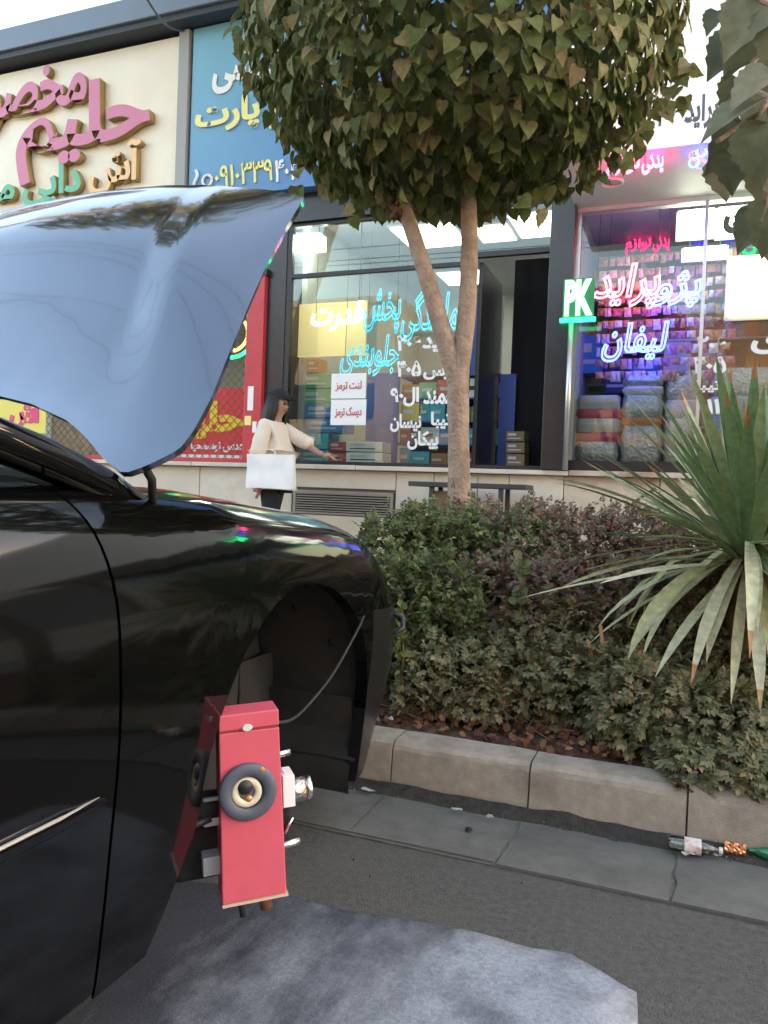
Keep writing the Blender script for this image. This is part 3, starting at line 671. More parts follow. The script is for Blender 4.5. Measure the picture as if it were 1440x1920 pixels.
carton((564, 729, 622, 757), YB, .3, 'green', 'lower green carton beside the paper notices', G1)
carton((570, 757, 640, 783), YB, .3, 'blue', 'dark blue carton, topmost of the blue ones left of the notices', G1)
carton((572, 784, 645, 811), YB, .3, 'blue', 'dark blue carton under the topmost blue one', G1)
carton((562, 812, 616, 842), YB, .3, 'teal', 'upper turquoise carton behind the reaching arm', G1)
carton((562, 843, 616, 868), YB, .3, 'teal', 'lower turquoise carton on the shop floor', G1)
carton((617, 828, 648, 847), YB-.12, .25, 'red', 'upper small red carton near the hand of the woman', G1)
carton((617, 848, 648, 868), YB-.12, .25, 'red', 'lower small red carton near the hand of the woman', G1)
carton((648, 828, 718, 847), YB-.12, .25, 'white', 'upper long white carton with a black print', G1, ink=True)
carton((648, 848, 718, 868), YB-.12, .25, 'white', 'lower long white carton with a black print', G1, ink=True)
carton((575, 672, 600, 699), YB, .2, 'orange', 'small orange box on top of the green cartons', G1)
ws = thing('shelf_unit', (-3.9, F+.3, ZL), 'grey shelf post and boards at the left edge of the middle window', 'shelf')
x0, x1, z0, z1 = pbox(508, 560, 562, 868, F+.7)
for z in (z0+.02, z0+.55, z0+1.1, z0+1.6): box('shelf_board', x0, x1, F+.70, F+1.1, z, z+.02, M_alu, ws)
for x in (x0, x1-.03): box('shelf_post', x, x+.03, F+.72, F+.75, ZL+.006, z1+.3, M_alu, ws)
# blue display cabinet seen through the glass and its side in the doorway
M_cab = mat('cabinet_blue', (.06,.12,.40), .4); M_cab2 = mat('cabinet_navy', (.02,.05,.17), .45)
db = thing('display_shelf', (-2.6, F+.9, ZL), 'blue display shelf full of parts boxes behind the trunk', 'shelf')
x0, x1, z0, z1 = pbox(686, 700, 745, 872, F+.8); box('side_panel', x0, x1, F+.8, F+.84, ZL+.01, z1, M_cab, db)
xa, xb = at(745, 800, F+.9).x, at(938, 800, F+.9).x; zt2 = at(900, 700, F+.9).z
box('back_panel', xa, xb, F+1.35, F+1.37, ZL+.01, zt2, M_cab2, db)
box('end_panel', xb-.012, xb+.16, F+.86, F+.90, ZL+.01, zt2-.02, M_cab, db)
for k in range(5):
    z = ZL+.03+(zt2-ZL-.05)*k/4; box('shelf_board', xa, xb-.02, F+.9, F+1.34, z, z+.018, M_cab, db)
ub = thing('blue_partition', (-2.0, F+1.0, 2.2), 'tall flat blue panel above the shelf in the doorway', 'panel')
x0, x1, z0, z1 = pbox(868, 556, 937, 700, F+1.0); box('panel_face', x0, x1, F+1.0, F+1.05, z0-.05, z1, mat('panel_blue', (.06,.11,.36), .45), ub); box('panel_trim', x1, x1+.02, F+.99, F+1.06, z0-.05, z1, M_alu, ub)
cols = ['teal', 'blue', 'red', 'teal', 'yellow', 'navy', 'orange', 'teal', 'white', 'green']
shelfz = [ZL+.05+(zt2-ZL-.05)*k/4 for k in range(4)]; names = ['floor', 'second', 'third', 'top']
cnt = {}; ORD = ['first ', 'second ', 'third ', 'fourth ']
for k, z in enumerate(shelfz):
    x = xa+.02; i = 0
    while x < xb-.12:
        w = random.uniform(.11, .24); h = random.uniform(.15, (zt2-ZL)/4-.05); c = cols[(i*3+k*2) % 10]
        w = min(w, xb-.03-x)
        side = 'left' if x < xa+.4*(xb-xa) else 'right' if x > xa+.62*(xb-xa) else 'behind the trunk'
        cnt[(k, c)] = cnt.get((k, c), 0)+1
        t = thing('parts_box', (x+w/2, F+1.05, z), f'{ORD[cnt[(k, c)]-1]}{c} parts box from the left on the {names[k]} board of the blue display shelf', 'box', 'parts boxes on the blue display shelf')
        box('carton_body', x, x+w-.01, F+.93+random.uniform(0, .05), F+1.2, z, z+h, MBX[c], t, .003)
        box('carton_print', x+w*.15, x+w*.7, F+.925, F+.929, z+h*.4, z+h*.6, M_lab if c != 'white' else M_ink, t)
        x += w; i += 1
for k, (y0, y1, c) in enumerate(((808, 828, 'olive'), (829, 850, 'brown'), (851, 874, 'brown'))):
    carton((948, y0, 984, y1), F+.55, .25, c, ['green-topped carton on the stack inside the dark doorway', 'brown carton, middle of the stack inside the doorway', 'brown carton at the bottom of the doorway stack'][k], 'cartons in the doorway')
dk = thing('doorway_dark_sheet', (-1.5, F+.95, ZL), 'plain black panel closing the view through the doorway', 'panel')  # black sheet added to paint the dark of the shop interior
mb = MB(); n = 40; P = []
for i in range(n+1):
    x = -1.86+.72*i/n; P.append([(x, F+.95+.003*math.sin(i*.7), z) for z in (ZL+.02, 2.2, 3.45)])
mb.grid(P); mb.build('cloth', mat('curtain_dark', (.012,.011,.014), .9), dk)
# goods behind the right window
M_pack = mat('silver_wrap', (.42,.43,.46), .18, metal=.5, var=.35, vscale=25, bump=1.0, bscale=40); M_pink2 = mat('pink_wrap', (.55,.06,.13), .25, var=.2, vscale=20, bump=.6, bscale=40); M_whwrap = mat('white_wrap', (.6,.56,.52), .25, bump=.8, bscale=50)
def sack(rect, Y, d, mats_, label, bands):
    x0, x1, z0, z1 = pbox(*rect, Y); t = thing('wrapped_pack', ((x0+x1)/2, Y, z0), label, 'package', 'packages in the right window')
    n = len(bands); zz = z0
    for h, mi in bands:
        zb2 = zz+(z1-z0)*h; P = []
        for i in range(6):
            z = zz+(zb2-zz)*i/5; b = .012*math.sin(math.pi*i/5)
            P.append([( (x0+x1)/2+((x1-x0)/2+b+random.uniform(-.008,.008))*(abs(math.cos(a))**.35*(1 if math.cos(a)>0 else -1)), Y+d/2+(d/2+b+random.uniform(-.008,.008))*(abs(math.sin(a))**.35*(1 if math.sin(a)>0 else -1)), z) for a in np.linspace(0, 2*math.pi, 25)])
        MB().grid(P, flip=True).add(P[-1][:-1], [tuple(range(24))]).build('wrapped_tier', mats_[mi], t)
        zz = zb2+.002
sack((1080, 740, 1158, 866), F+.2, .35, [M_whwrap, M_pink2, M_pack], 'white and pink plastic pack at the left of the right window', [(.30, 2), (.14, 1), (.20, 0), (.14, 1), (.2, 0)])
sack((1166, 706, 1240, 866), F+.25, .35, [M_pack, M_whwrap, mat('orange_wrap', (.55,.2,.06), .3)], 'tall silver plastic pack with an orange band in the right window', [(.42, 0), (.10, 2), (.26, 0), (.1, 1), (.12, 0)])
sack((1246, 700, 1310, 866), F+.3, .35, [M_pack, M_whwrap], 'silver plastic pack behind the upper yucca leaves', [(.5, 0), (.2, 1), (.3, 0)])
sack((1330, 690, 1450, 866), F+.3, .35, [M_whwrap, M_pack], 'pale plastic pack behind the middle of the yucca', [(.5, 1), (.2, 0), (.3, 1)])
for (rect, c, lb) in (((1084, 628, 1130, 700), 'blue', 'blue carton above the pink plastic pack'), ((1132, 690, 1180, 738), 'navy', 'navy carton below the blue neon word'), ((1182, 680, 1236, 706), 'blue', 'flat blue carton on top of the silver pack'), ((1244, 640, 1296, 698), 'white', 'white carton on the second silver pack')):
    carton(rect, F+.6, .3, c, lb, 'cartons in the right window')
rk = thing('rear_shelf', (-.3, F+1, ZL), 'tall shelf with small bagged parts at the back of the right shop', 'shelf')
x0, x1, z0, z1 = pbox(1082, 486, 1440, 868, F+1.0)
for k in range(6): z = ZL+.05+(z1-ZL)*k/5; box('shelf_board', x0, x1+.5, F+.98, F+1.4, z, z+.02, M_alu, rk)
for x in (x0, x1+.48): box('shelf_post', x, x+.03, F+.98, F+1.01, ZL+.006, z1, M_alu, rk)
mb = MB()
for k in range(5):
    z = ZL+.07+(z1-ZL)*k/5
    x = x0+.04
    while x < x1+.44:
        w = random.uniform(.06, .14); mb.box(x, x+w, F+1.0, F+1.2, z, z+random.uniform(.12, .36), random.randrange(5), .01); x += w+.004
mb.build('bagged_parts', [MBX['orange'], M_whwrap, MBX['brown'], M_pack, MBX['red']], rk)['kind'] = 'stuff'

# ------------------------------------------------------------------ bench in front of the plinth
bn = thing('metal_bench', (-1.8, 7.1, .14), 'low dark metal bench against the marble plinth behind the trunk', 'bench')
x0, x1, _, _ = pbox(775, 900, 992, 912, 7.0); zt3 = at(880, 906, 7.0).z
M_bench = mat('bench_metal', (.045,.05,.055), .45, metal=.3)
box('seat', x0, x1, 6.85, 7.22, zt3-.045, zt3, M_bench, bn, .006)
for x in (x0+.2, x1-.25):
    for y in (6.88, 7.16): box('leg', x, x+.04, y, y+.04, .14, zt3-.046, M_bench, bn)
cr2 = thing('brown_crate', (-2, 7.1, .14), 'brown wooden crate standing under the metal bench', 'crate')
x0, x1, z0, z1 = pbox(808, 920, 880, 960, 7.05)
box('crate_body', x0, x1, 6.98, 7.26, .145, zt3-.08, MBX['brown'], cr2, .004)
for k in range(3): box('plank', x0-.002, x1+.002, 6.968, 6.979, .16+k*.2, .33+k*.2, mat('crate_wood', (.35,.2,.09), .7, var=.3, vscale=12), cr2)
#@@PERSON
# ------------------------------------------------------------------ woman walking past the shops
def skin_mesh(verts, edges, rad, sub=2, root=0):
    me = bpy.data.meshes.new('figure'); me.from_pydata(verts, edges, []); o = bpy.data.objects.new('figure', me); COL.objects.link(o)
    o.modifiers.new('s', 'SKIN'); me.skin_vertices[0].data[root].use_root = True
    for i, r in enumerate(rad): me.skin_vertices[0].data[i].radius = r if isinstance(r, tuple) else (r, r)
    s = o.modifiers.new('u', 'SUBSURF'); s.levels = s.render_levels = sub
    out = bpy.data.meshes.new_from_object(o.evaluated_get(bpy.context.evaluated_depsgraph_get()))
    bpy.data.objects.remove(o); bpy.data.meshes.remove(me)
    out.polygons.foreach_set('use_smooth', [True]*len(out.polygons)); return out
M_skin = mat('skin', (.40,.22,.15), .55); M_hair = mat('dark_hair', (.012,.009,.008), .5, bump=.8, bscale=90); M_shirt = mat('cream_cloth', (.72,.62,.52), .85, bump=.3, bscale=60)
M_trou = mat('black_cloth', (.012,.012,.014), .9)
WX = at(514, 850, 6.75).x; WY = 6.75; G0 = .145
pe = thing('person', (WX, WY, G0), 'woman in black cap and loose cream shirt reaching one arm forward', 'person')
X = lambda dx, dy, z: (WX+dx, WY+dy, z)
HX = at(612, 857, WY).x-WX; HZ = at(612, 857, WY).z
V = [X(0,0,1.06), X(0,0,1.22), X(-.01,0,1.40), X(0,0,1.53), X(.01,0,1.60), X(.03,0,1.665), X(.035,0,1.74), X(.03,0,1.80),
     X(-.01,-.17,1.49), X(-.06,-.20,1.24), X(-.06,-.20,1.00), X(-.05,-.20,.93),
     X(.02,.16,1.49), X(.22,.17,1.36), X(.42,.12,HZ+.05), X(HX-.07,.08,HZ+.02),
     X(.0,-.09,1.0), X(.05,-.09,.58), X(-.02,-.09,.22), X(.0,.09,1.0), X(-.08,.09,.58), X(-.22,.09,.24), X(.13,0,1.69)]
Eg = [(0,1),(1,2),(2,3),(3,4),(4,5),(5,6),(6,7),(2,8),(8,9),(9,10),(10,11),(2,12),(12,13),(13,14),(14,15),(0,16),(16,17),(17,18),(0,19),(19,20),(20,21),(5,22)]
Rd = [.13,.11,.13,.06,.055,.075,.095,.07,.055,.04,.03,.025,.055,.04,.032,.026,.085,.06,.04,.085,.06,.04,.014]
body = skin_mesh(V, Eg, Rd); body.materials.append(M_skin)
bm = bmesh.new(); bm.from_mesh(body)
tmp = MB()
def hand(mb, c, d, up, s=1):
    c = Vector(c); d = Vector(d).normalized(); up = Vector(up); w = d.cross(up).normalized()
    mb.tube([c, c+d*.04*s, c+d*.085*s], [.022*s, .036*s, .03*s], 8)
    for k, L in enumerate((.065, .075, .07, .055)):
        b = c+d*.08*s+w*(.024-.016*k)*s; mb.tube([b, b+d*L*.5*s-up*.006, b+d*L*s-up*.028*s], [.009*s, .008*s, .006*s], 6)
    b = c+d*.03*s+w*.03*s; mb.tube([b, b+w*.03*s+d*.02*s, b+w*.035*s+d*.055*s], [.011*s, .009*s, .007*s], 6)
hand(tmp, V[15], (1, -.1, -.15), (0,0,1)); hand(tmp, V[11], (.1, 0, -1), (1,0,0))
hm = tmp.mesh('h', M_skin); bm.from_mesh(hm); bm.to_mesh(body); bm.free(); link('body', body, pe)
sv = [V[0], V[1], V[2], X(0,0,1.52), V[8], V[9], X(-.06,-.20,1.16), V[12], V[13], X(.36,.135,(1.36+HZ+.05)/2+.02), X(0,0,.90)]
sh = skin_mesh(sv, [(0,1),(1,2),(2,3),(2,4),(4,5),(5,6),(2,7),(7,8),(8,9),(0,10)], [(.19,.19),(.165,.165),(.165,.165),.075,.085,.085,.095,.085,.08,.075,.20]); sh.materials.append(M_shirt)
for v in sh.vertices:
    q = v.co; k = .011*noise.noise(Vector((q.x*9, q.y*9, q.z*16)))+.008*noise.noise(Vector((q.x*24, q.y*14, q.z*9))); d = Vector((q.x-WX, q.y-WY, 0)); v.co += d.normalized()*k if d.length > .01 else Vector()
link('shirt', sh, pe)
tr = skin_mesh([X(0,0,1.02), V[16], V[17], X(-.02,-.09,.26), V[19], V[20], X(-.2,.09,.28)], [(0,1),(1,2),(2,3),(0,4),(4,5),(5,6)], [.15,.11,.09,.08,.11,.09,.08]); tr.materials.append(M_trou); link('trousers', tr, pe)
hr = MB()
for k in range(44):
    a = random.uniform(1.1, 5.2); r = .095
    p0 = Vector(X(.03+r*math.cos(a), r*.95*math.sin(a), 1.78)); pts = [p0, p0+Vector((-.02+.03*math.cos(a), .02*math.sin(a), -.15)), p0+Vector((-.05+.02*math.cos(a), .03*math.sin(a), -.30)), p0+Vector((-.06+random.uniform(-.03, .04), .01, random.uniform(-.42, -.34)))]
    hr.tube(pts, [.022, .026, .019, .003], 6)
hr.build('hair', M_hair, pe)
cp_ = MB(); cp_.lathe([(.001, .10), (.06, .095), (.10, .06), (.113, .0), (.111, -.02)], X(.03, 0, 1.76), (-.15, 0, 1), 20)
cp_.prism([(WX+.10, WY-.07), (WX+.19, WY-.055), (WX+.215, WY), (WX+.19, WY+.055), (WX+.10, WY+.07)], 'z', 1.752, 1.765); cp_.build('cap', M_trou, pe)
for s in (-1, 1): MB().lathe([(.001, .008), (.009, .004), (.011, 0)], X(.117, s*.034, 1.715), (1, s*.3, 0), 8).build('eye', M_trou, pe)
box('lips', WX+.112, WX+.121, WY-.02, WY+.02, 1.648, 1.658, mat('lip', (.3,.09,.07), .5), pe)
for (x, y, z) in ((-.02, -.09, .146), (-.22, .09, .155)):
    MB().prism([(WX+x-.06, z), (WX+x+.2, z), (WX+x+.19, z+.035), (WX+x+.06, z+.09), (WX+x-.05, z+.09)], 'y', WY+y-.04, WY+y+.04).build('shoe', M_trou, pe, bevel=.01)
bgx0, bgx1, bgz0, bgz1 = pbox(464, 852, 551, 916, WY-.25)
bag = thing('shopping_bag', (WX, WY-.25, bgz0), 'blank white carrier bag held low by the woman', 'bag')
M_bag = mat('white_bag', (.80,.80,.80), .5)
P = [[(x+.006*noise.noise(Vector((i*.5, z*6, 3))), WY-.27+.012*noise.noise(Vector((i*.45, z*7, 0)))+.01*noise.noise(Vector((i*1.3, z*3, 7))), z+.008*noise.noise(Vector((i*.4, 1, 5)))) for z in np.linspace(bgz0, bgz1, 10)] for i, x in enumerate(np.linspace(bgx0, bgx1, 14))]
mb = MB().grid(P); P2 = [[(p[0], p[1]+.07-.03*(k/9), p[2]) for k, p in enumerate(r)] for r in P]; mb.grid(P2, flip=True)
for a, b in ((P[0], P2[0]), (P2[-1], P[-1])): mb.grid([a, b])
mb.grid([[r[0] for r in P], [r[0] for r in P2]]); mb.build('bag_body', M_bag, bag, fixn=True)
hx = at(503, 905, WY-.2); MB().tube([(hx.x-.08, WY-.225, bgz1), (hx.x-.06, WY-.2, bgz1+.03), (hx.x, WY-.2, bgz1+.05), (hx.x+.06, WY-.2, bgz1+.03), (hx.x+.08, WY-.225, bgz1)], .006, 6).build('handle', M_bag, bag)

# ------------------------------------------------------------------ the black car, nose to the kerb, bonnet up
def paint(name, col, rough, coat, dust=0):
    M = mat(name, col, rough, spec=.5, coat=coat); b = M.node_tree.nodes['Principled BSDF']; b.inputs['Coat Roughness'].default_value = .015; b.inputs['Coat IOR'].default_value = 1.55
    if dust:
        nt = M.node_tree; g = nt.nodes.new('ShaderNodeNewGeometry'); n = nt.nodes.new('ShaderNodeTexNoise'); n.inputs['Scale'].default_value = 3.5; n.inputs['Detail'].default_value = 7
        nt.links.new(g.outputs['Position'], n.inputs['Vector']); r = nt.nodes.new('ShaderNodeMapRange'); r.inputs[1].default_value = .35; r.inputs[2].default_value = .8; r.inputs[3].default_value = rough; r.inputs[4].default_value = rough+dust
        nt.links.new(n.outputs['Fac'], r.inputs[0]); nt.links.new(r.outputs[0], b.inputs['Roughness'])
    return M
M_car = paint('black_car_paint', (.0018,.0018,.002), .06, .12, .05); M_car.node_tree.nodes['Principled BSDF'].inputs['Specular IOR Level'].default_value = .28; M_hood = mat('bonnet_paint', (.165,.182,.22), .11, metal=.95, coat=.45)  # bonnet: sky reflection put into a pale metallic tone, body stays black
M_plast = mat('black_plastic', (.016,.016,.017), .5, bump=.15, bscale=200); M_bump = paint('bumper_paint', (.007,.007,.008), .28, .25, .2)
M_liner = mat('wheel_arch_liner', (.022,.021,.02), .9, var=.45, vscale=9, stain=(.045,.038,.032), stain_amt=.6, sscale=6)
M_chrome = mat('chrome', (.7,.7,.72), .12, metal=1); M_rubber = mat('rubber', (.012,.012,.012), .75); M_bay = mat('engine_bay_black', (.008,.008,.009), .8)
M_cglass = glassmat('car_glass', (.25,.28,.28), 1.0, .02)
car = thing('black_car', (-1.48, 0, 0), 'black saloon car parked nose to the kerb with its bonnet raised', 'car')
XC, XS = -1.48, -.70; ZT0 = .857; YS = 1.76
PROF = [(.150,.034),(.18,.028),(.24,.022),(.30,.016),(.38,.010),(.455,.003),(.53,0),(.60,.001),(.66,.006),(.70,.013),(.735,.024),(.765,.040),(.79,.058),(.81,.080),(.826,.105),(.838,.13),(.847,.16),(.853,.19),(.857,.225)]
def ztop(y): return float(np.interp(y, [-2.4, -.2, .5, .84, 1.22, 1.67, 1.93, 2.13], [.93, .885, .872, .868, .855, .813, .768, .68]))
def inset(z): return float(np.interp(z, [p[0] for p in PROF], [p[1] for p in PROF]))
def plan(u):
    """point and outward normal along the outline: straight side to YS, then round the nose to the centre line (u from 1 to 2)"""
    if u <= 0: pass
    th = u*math.pi/2; n = 3.0
    c, s = max(math.cos(th), 1e-6), max(math.sin(th), 1e-6)
    x = XC+(XS-XC)*c**(2/n); y = YS+.46*s**(2/n)
    nx, ny = (c**(2-2/n))/(XS-XC), (s**(2-2/n))/.46; L = math.hypot(nx, ny); return x, y, nx/L, ny/L
def side(y, z, side_=1):
    """body surface at station y (straight part) or ('n', u) on the nose, height z on the standard section"""
    if isinstance(y, tuple):
        x, yy, nx, ny = plan(y[1])
    else: x, yy, nx, ny = XS, y, 1, 0
    zt = ztop(yy); zz = z if z <= .5 else .5+(z-.5)*(zt-.5)/(ZT0-.5)
    i = inset(z)*(1 if nx > .5 else .6+.4*nx)
    if isinstance(y, tuple): i += .30*max(0, z-.55)*min(1, y[1]/.3)+.55*max(0, .46-z)**2*min(1, y[1]/.15)
    px, py = x-nx*i, yy-ny*i
    return (px if side_ > 0 else 2*XC-px, py, zz)
def zsamp(z0, z1, n=20):
    zs = [p[0] for p in PROF if z0+.004 < p[0] < z1-.004]; zs = [z0]+zs+[z1]
    t = np.linspace(0, len(zs)-1, n); return np.interp(t, range(len(zs)), zs)
def panel(name, sts, zlo, zhi, m_, s_=1, lip=.03, n=24):
    """skin over stations; zlo/zhi may be functions of the station index"""
    P = []
    for k, st in enumerate(sts):
        a = zlo(k) if callable(zlo) else zlo; b = zhi(k) if callable(zhi) else zhi
        P.append([side(st, z, s_) for z in zsamp(a, b, n)])
    mb = MB(); mb.grid(P, flip=(s_ < 0))
    # returned edges give the sheet its thickness at the shut lines and round the wheel arch
    def inn(p): return (p[0]-.03*s_ if abs(p[0]-XC) > .3 else p[0], p[1]-(0 if p[1] < YS else .02), p[2])
    if lip:
        for row, fl in ((P[0], 0), (P[-1], 1), ([r[0] for r in P][9 if name == 'front_fender' else 0:], 1), ([r[-1] for r in P], 0)):
            mb.grid([row, [inn(p) for p in row]], flip=bool(fl) ^ (s_ < 0))
    return mb.build(name, m_, car, fixn=False)
AY, AZ, AR = 1.400, .330, .345
def arch_stations(front=True):
    st = list(np.linspace(.846, .955, 6)); lo = [.150]*6
    st += [.985, 1.02, 1.05]; lo += [.20, .26, .315]
    for th in np.linspace(0.02, math.pi-.02, 36): st.append(AY-AR*math.cos(th)); lo.append(AZ+AR*math.sin(th))
    return st, lo
for s_ in (1, -1):
    st, lo = arch_stations()
    # keep the standard-section height in step with the lowered fender line
    lo2 = [z if z <= .5 else .5+(z-.5)*(ZT0-.5)/(ztop(y)-.5) for y, z in zip(st, lo)]
    stf = st+[('n', u) for u in (.02, .06, .12, .2, .28, .36)]; lof = lo2+[.60]*6
    panel('front_fender', stf, lambda k: lof[k], ZT0, M_car, s_)
    panel('front_door', list(np.linspace(-.20, .840, 20)), .162, ZT0, M_car, s_)
    panel('rear_door', list(np.linspace(-1.05, -.208, 16)), .162, ZT0, M_car, s_)
    q = [-2.30, -2.1, -1.95]+[-1.6-.345*math.cos(t) for t in np.linspace(.02, math.pi-.02, 20)]+[-1.2, -1.058]
    ql = [.25, .2, .17]+[.33+.345*math.sin(t) for t in np.linspace(.02, math.pi-.02, 20)]+[.17, .17]
    panel('rear_quarter', q, lambda k: ql[k], ZT0, M_car, s_)
    panel('sill_trim', list(np.linspace(-1.2, .84, 12)), .1502, .160, M_plast, s_, n=4)
    fr_ = [('n', u) for u in list(np.linspace(.36, 1, 16))]
    panel('headlight', fr_[:7], .60, .80, M_cglass if False else mat('lamp_lens', (.3,.3,.32), .08, coat=1), s_, n=8)
bs_ = [1.7445+.0*i for i in range(1)]+[('n', u) for u in (.03, .07, .12, .18, .25, .33, .42, .52, .62, .72, .82, .92, 1.0)]
for s_ in (1, -1): panel('front_bumper', [1.746]+bs_[1:], .152, .592, M_bump, s_)
grl = box('radiator_grille', XC-.42, XC+.42, 2.02, 2.06, .60, .76, M_plast, car)
for k in range(5): MB().box(XC-.40, XC+.40, 2.06, 2.075, .615+.028*k, .625+.028*k).build('grille_bar', M_chrome, grl)
box('rear_panel', XC-.72, XC+.72, -2.31, -2.26, .25, .92, M_car, car, .02)
# inner fender walls, bay and underbody
for s_ in (1, -1):
    P = [[(XC+s_*(.78-.225), y, ztop(y)), (XC+s_*(.78-.24), y, ztop(y)-.03), (XC+s_*(.78-.25), y, .55)] for y in np.linspace(.9, 1.72, 12)]
    MB().grid(P).build('inner_wing', M_bay, car)
box('engine', XC-.38, XC+.38, 1.15, 1.85, .32, .74, M_bay, car, .03)
box('bulkhead', XC-.53, XC+.53, .90, .96, .2, .84, M_bay, car)
box('underbody', XC-.66, XC+.66, -2.2, .95, .19, .26, M_bay, car)
box('underbody', XC-.42, XC+.42, .96, 1.9, .2, .28, M_bay, car)
cow = MB(); P = []
for t in np.linspace(0, 1, 15):
    x = XC+.57*(1-2*t); b = 1-abs(1-2*t)**2.2
    P.append([(x, .86+.10*b, .862+.03*b), (x, .98+.16*b, .868+.02*b), (x, 1.02+.16*b, .84+.02*b)])
cow.grid(P).build('cowl_panel', M_plast, car)
# greenhouse
def arc(x, h): return h
for s_ in (1, -1):
    Xm = lambda x: x if s_ > 0 else 2*XC-x
    ap = [(Xm(-.84), 1.05, .822), (Xm(-.845), .96, .858), (Xm(-.855), .85, .894), (Xm(-.865), .755, .92), (Xm(-.93), .45, 1.05), (Xm(-1.0), .1, 1.2), (Xm(-1.06), -.25, 1.34)]
    MB().tube(ap, [.02, .028, .03, .03, .03, .03, .03], 10).build('windscreen_pillar', M_car, car)
    MB().tube([(Xm(-1.06), -.25, 1.34), (Xm(-1.06), -.6, 1.39), (Xm(-1.06), -1.0, 1.38), (Xm(-1.0), -1.5, 1.15), (Xm(-.95), -1.9, .95)], .045, 10).build('roof_rail', M_car, car)
    MB().tube([(Xm(-.93), -.2, .87), (Xm(-1.05), -.22, 1.38)], .035, 8).build('door_pillar', M_plast, car)
    P = [[(Xm(x1_), y, z1_) for x1_, z1_ in ((-.90, .865), (float(np.interp(y, [-.25, .1, .45, .755], [-1.06, -1.0, -.94, -.90])), float(np.interp(y, [-.25, .1, .45, .755], [1.33, 1.19, 1.04, .91]))))] for y in np.linspace(-.18, .75, 8)]
    MB().grid(P).build('side_window', M_cglass, car)
    P = [[(Xm(-.92), y, .865), (Xm(-1.05), y, 1.38 if y > -1.0 else 1.2)] for y in np.linspace(-1.4, -.24, 8)]; MB().grid(P).build('side_window', M_cglass, car)
    P = [[(Xm(-.96), y, ztop(y)+.004), (Xm(-.915), y, ztop(y)+.008), (Xm(-.905), y, ztop(y)-.002)] for y in np.linspace(-2.2, .80, 20)]
    MB().grid(P, smooth=False).build('window_sill_strip', M_plast, car)
P = []
for t in np.linspace(0, 1, 15):
    x = (1-2*t); b = 1-abs(x)**2.2
    P.append([(XC+.64*x*(1-.28*v), (1.0+.14*b)*(1-v)+(-.25+.08*b)*v, (.845+.03*b)*(1-v)+(1.34+.04*b)*v) for v in np.linspace(0, 1, 8)])
MB().grid(P).build('windscreen', M_cglass, car)
P = [[(XC+.45*x, y, 1.385+.035*(1-x*x)-.03*abs((y+.6)/.5)**2) for x in np.linspace(-1, 1, 9)] for y in np.linspace(-1.05, -.2, 8)]
MB().grid(P).build('roof_panel', M_car, car)
P = [[(XC+.58*x*(1-.25*v), -1.95+.95*v, .93+.45*v) for v in np.linspace(0, 1, 4)] for x in np.linspace(-1, 1, 7)]; MB().grid(P).build('rear_window', M_cglass, car)
P = [[(XC+.6*x, y, .93) for y in (-2.28, -1.92)] for x in np.linspace(-1, 1, 5)]; MB().grid(P).build('boot_lid', M_car, car)
# door moulding with a bright insert
mo = [( .79, .452)]
def molding(y0, y1, za, zb2, off, m_, name):
    P = []
    for y in np.linspace(y0, y1, 14):
        e = min(1, max(.02, (y1-y)/.05))**.5; zm = (za+zb2)/2; h = (zb2-za)/2*e
        P.append([(side(y, zm+h*c)[0]+off*(1-abs(c)**3)*e, y, zm+h*c) for c in (-1, -.8, 0, .8, 1)])
    return MB().grid(P).build(name, m_, car)
mz = molding(-.19, .825, .426, .456, .007, M_car, 'door_moulding')
ch = molding(-.19, .81, .4465, .4515, .010, mat('moulding_insert', (.30,.29,.28), .4, metal=.4), 'moulding_insert')
dh = MB().tube([(XS+.008, .02, .70), (XS+.035, .0, .715), (XS+.035, -.12, .715), (XS+.008, -.14, .70)], .014, 8).build('door_handle', M_car, car)
# wheel arch liner
P = []
for th in np.linspace(-.02, math.pi+.35, 40):
    r = AR+.022
    P.append([(x, AY-r*math.cos(th)+random.uniform(-.002, .002), AZ+r*math.sin(th)+random.uniform(-.002, .002)) for x in (XS-.036, XS-.12, XS-.22, XS-.31)])
ln = MB().grid(P, flip=True).build('wheel_arch_liner', M_liner, car)
P = [[(XS-.312+.012*noise.noise(Vector((y*6, z*6, 2))), y, z) for z in np.linspace(.10, .72, 12)] for y in np.linspace(1.0, 1.80, 16)]
MB().grid(P, smooth=False).build('inner_panel', M_liner, ln)
for (y0, y1, z0, z1) in ((1.42, 1.60, .14, .46), (1.612, 1.765, .14, .44), (1.30, 1.41, .2, .42)):
    MB().box(XS-.307, XS-.285, y0, y1, z0, z1, jit=.006).build('liner_panel', M_liner, ln, bevel=.006)
P = [[(x, 1.752+.012*math.sin(z*30), z) for x in (XS-.05, XS-.18, XS-.30)] for z in np.linspace(.12, .36, 8)]
MB().grid(P, flip=True).build('lower_liner', M_liner, ln)
for k in range(9):
    th = .35+.29*k; MB().lathe([(.001, .006), (.008, .004), (.010, 0)], (XS-.10-.07*(k % 2), AY-(AR+.018)*math.cos(th), AZ+(AR+.018)*math.sin(th)), (0, math.cos(th), -math.sin(th)), 8).build('liner_clip', M_bay, ln)
MB().tube([(XS-.26, 1.33, .72), (XS-.24, 1.35, .50), (XS-.22, 1.36, .40)], [.045, .045, .03], 12).build('suspension_strut', mat('strut_grey', (.08,.08,.078), .6, metal=.3), car)
MB().box(XS-.26, XS-.16, 1.28, 1.40, .24, .42).build('steering_knuckle', M_bay, car, bevel=.02)
MB().tube([(XS-.2, 1.33, .31), (XS-.6, 1.36, .28)], .03, 8).build('drive_shaft', M_bay, car)
MB().tube([(XS-.2, 1.35, .24), (XS-.5, 1.45, .22)], .028, 8).build('control_arm', M_bay, car)
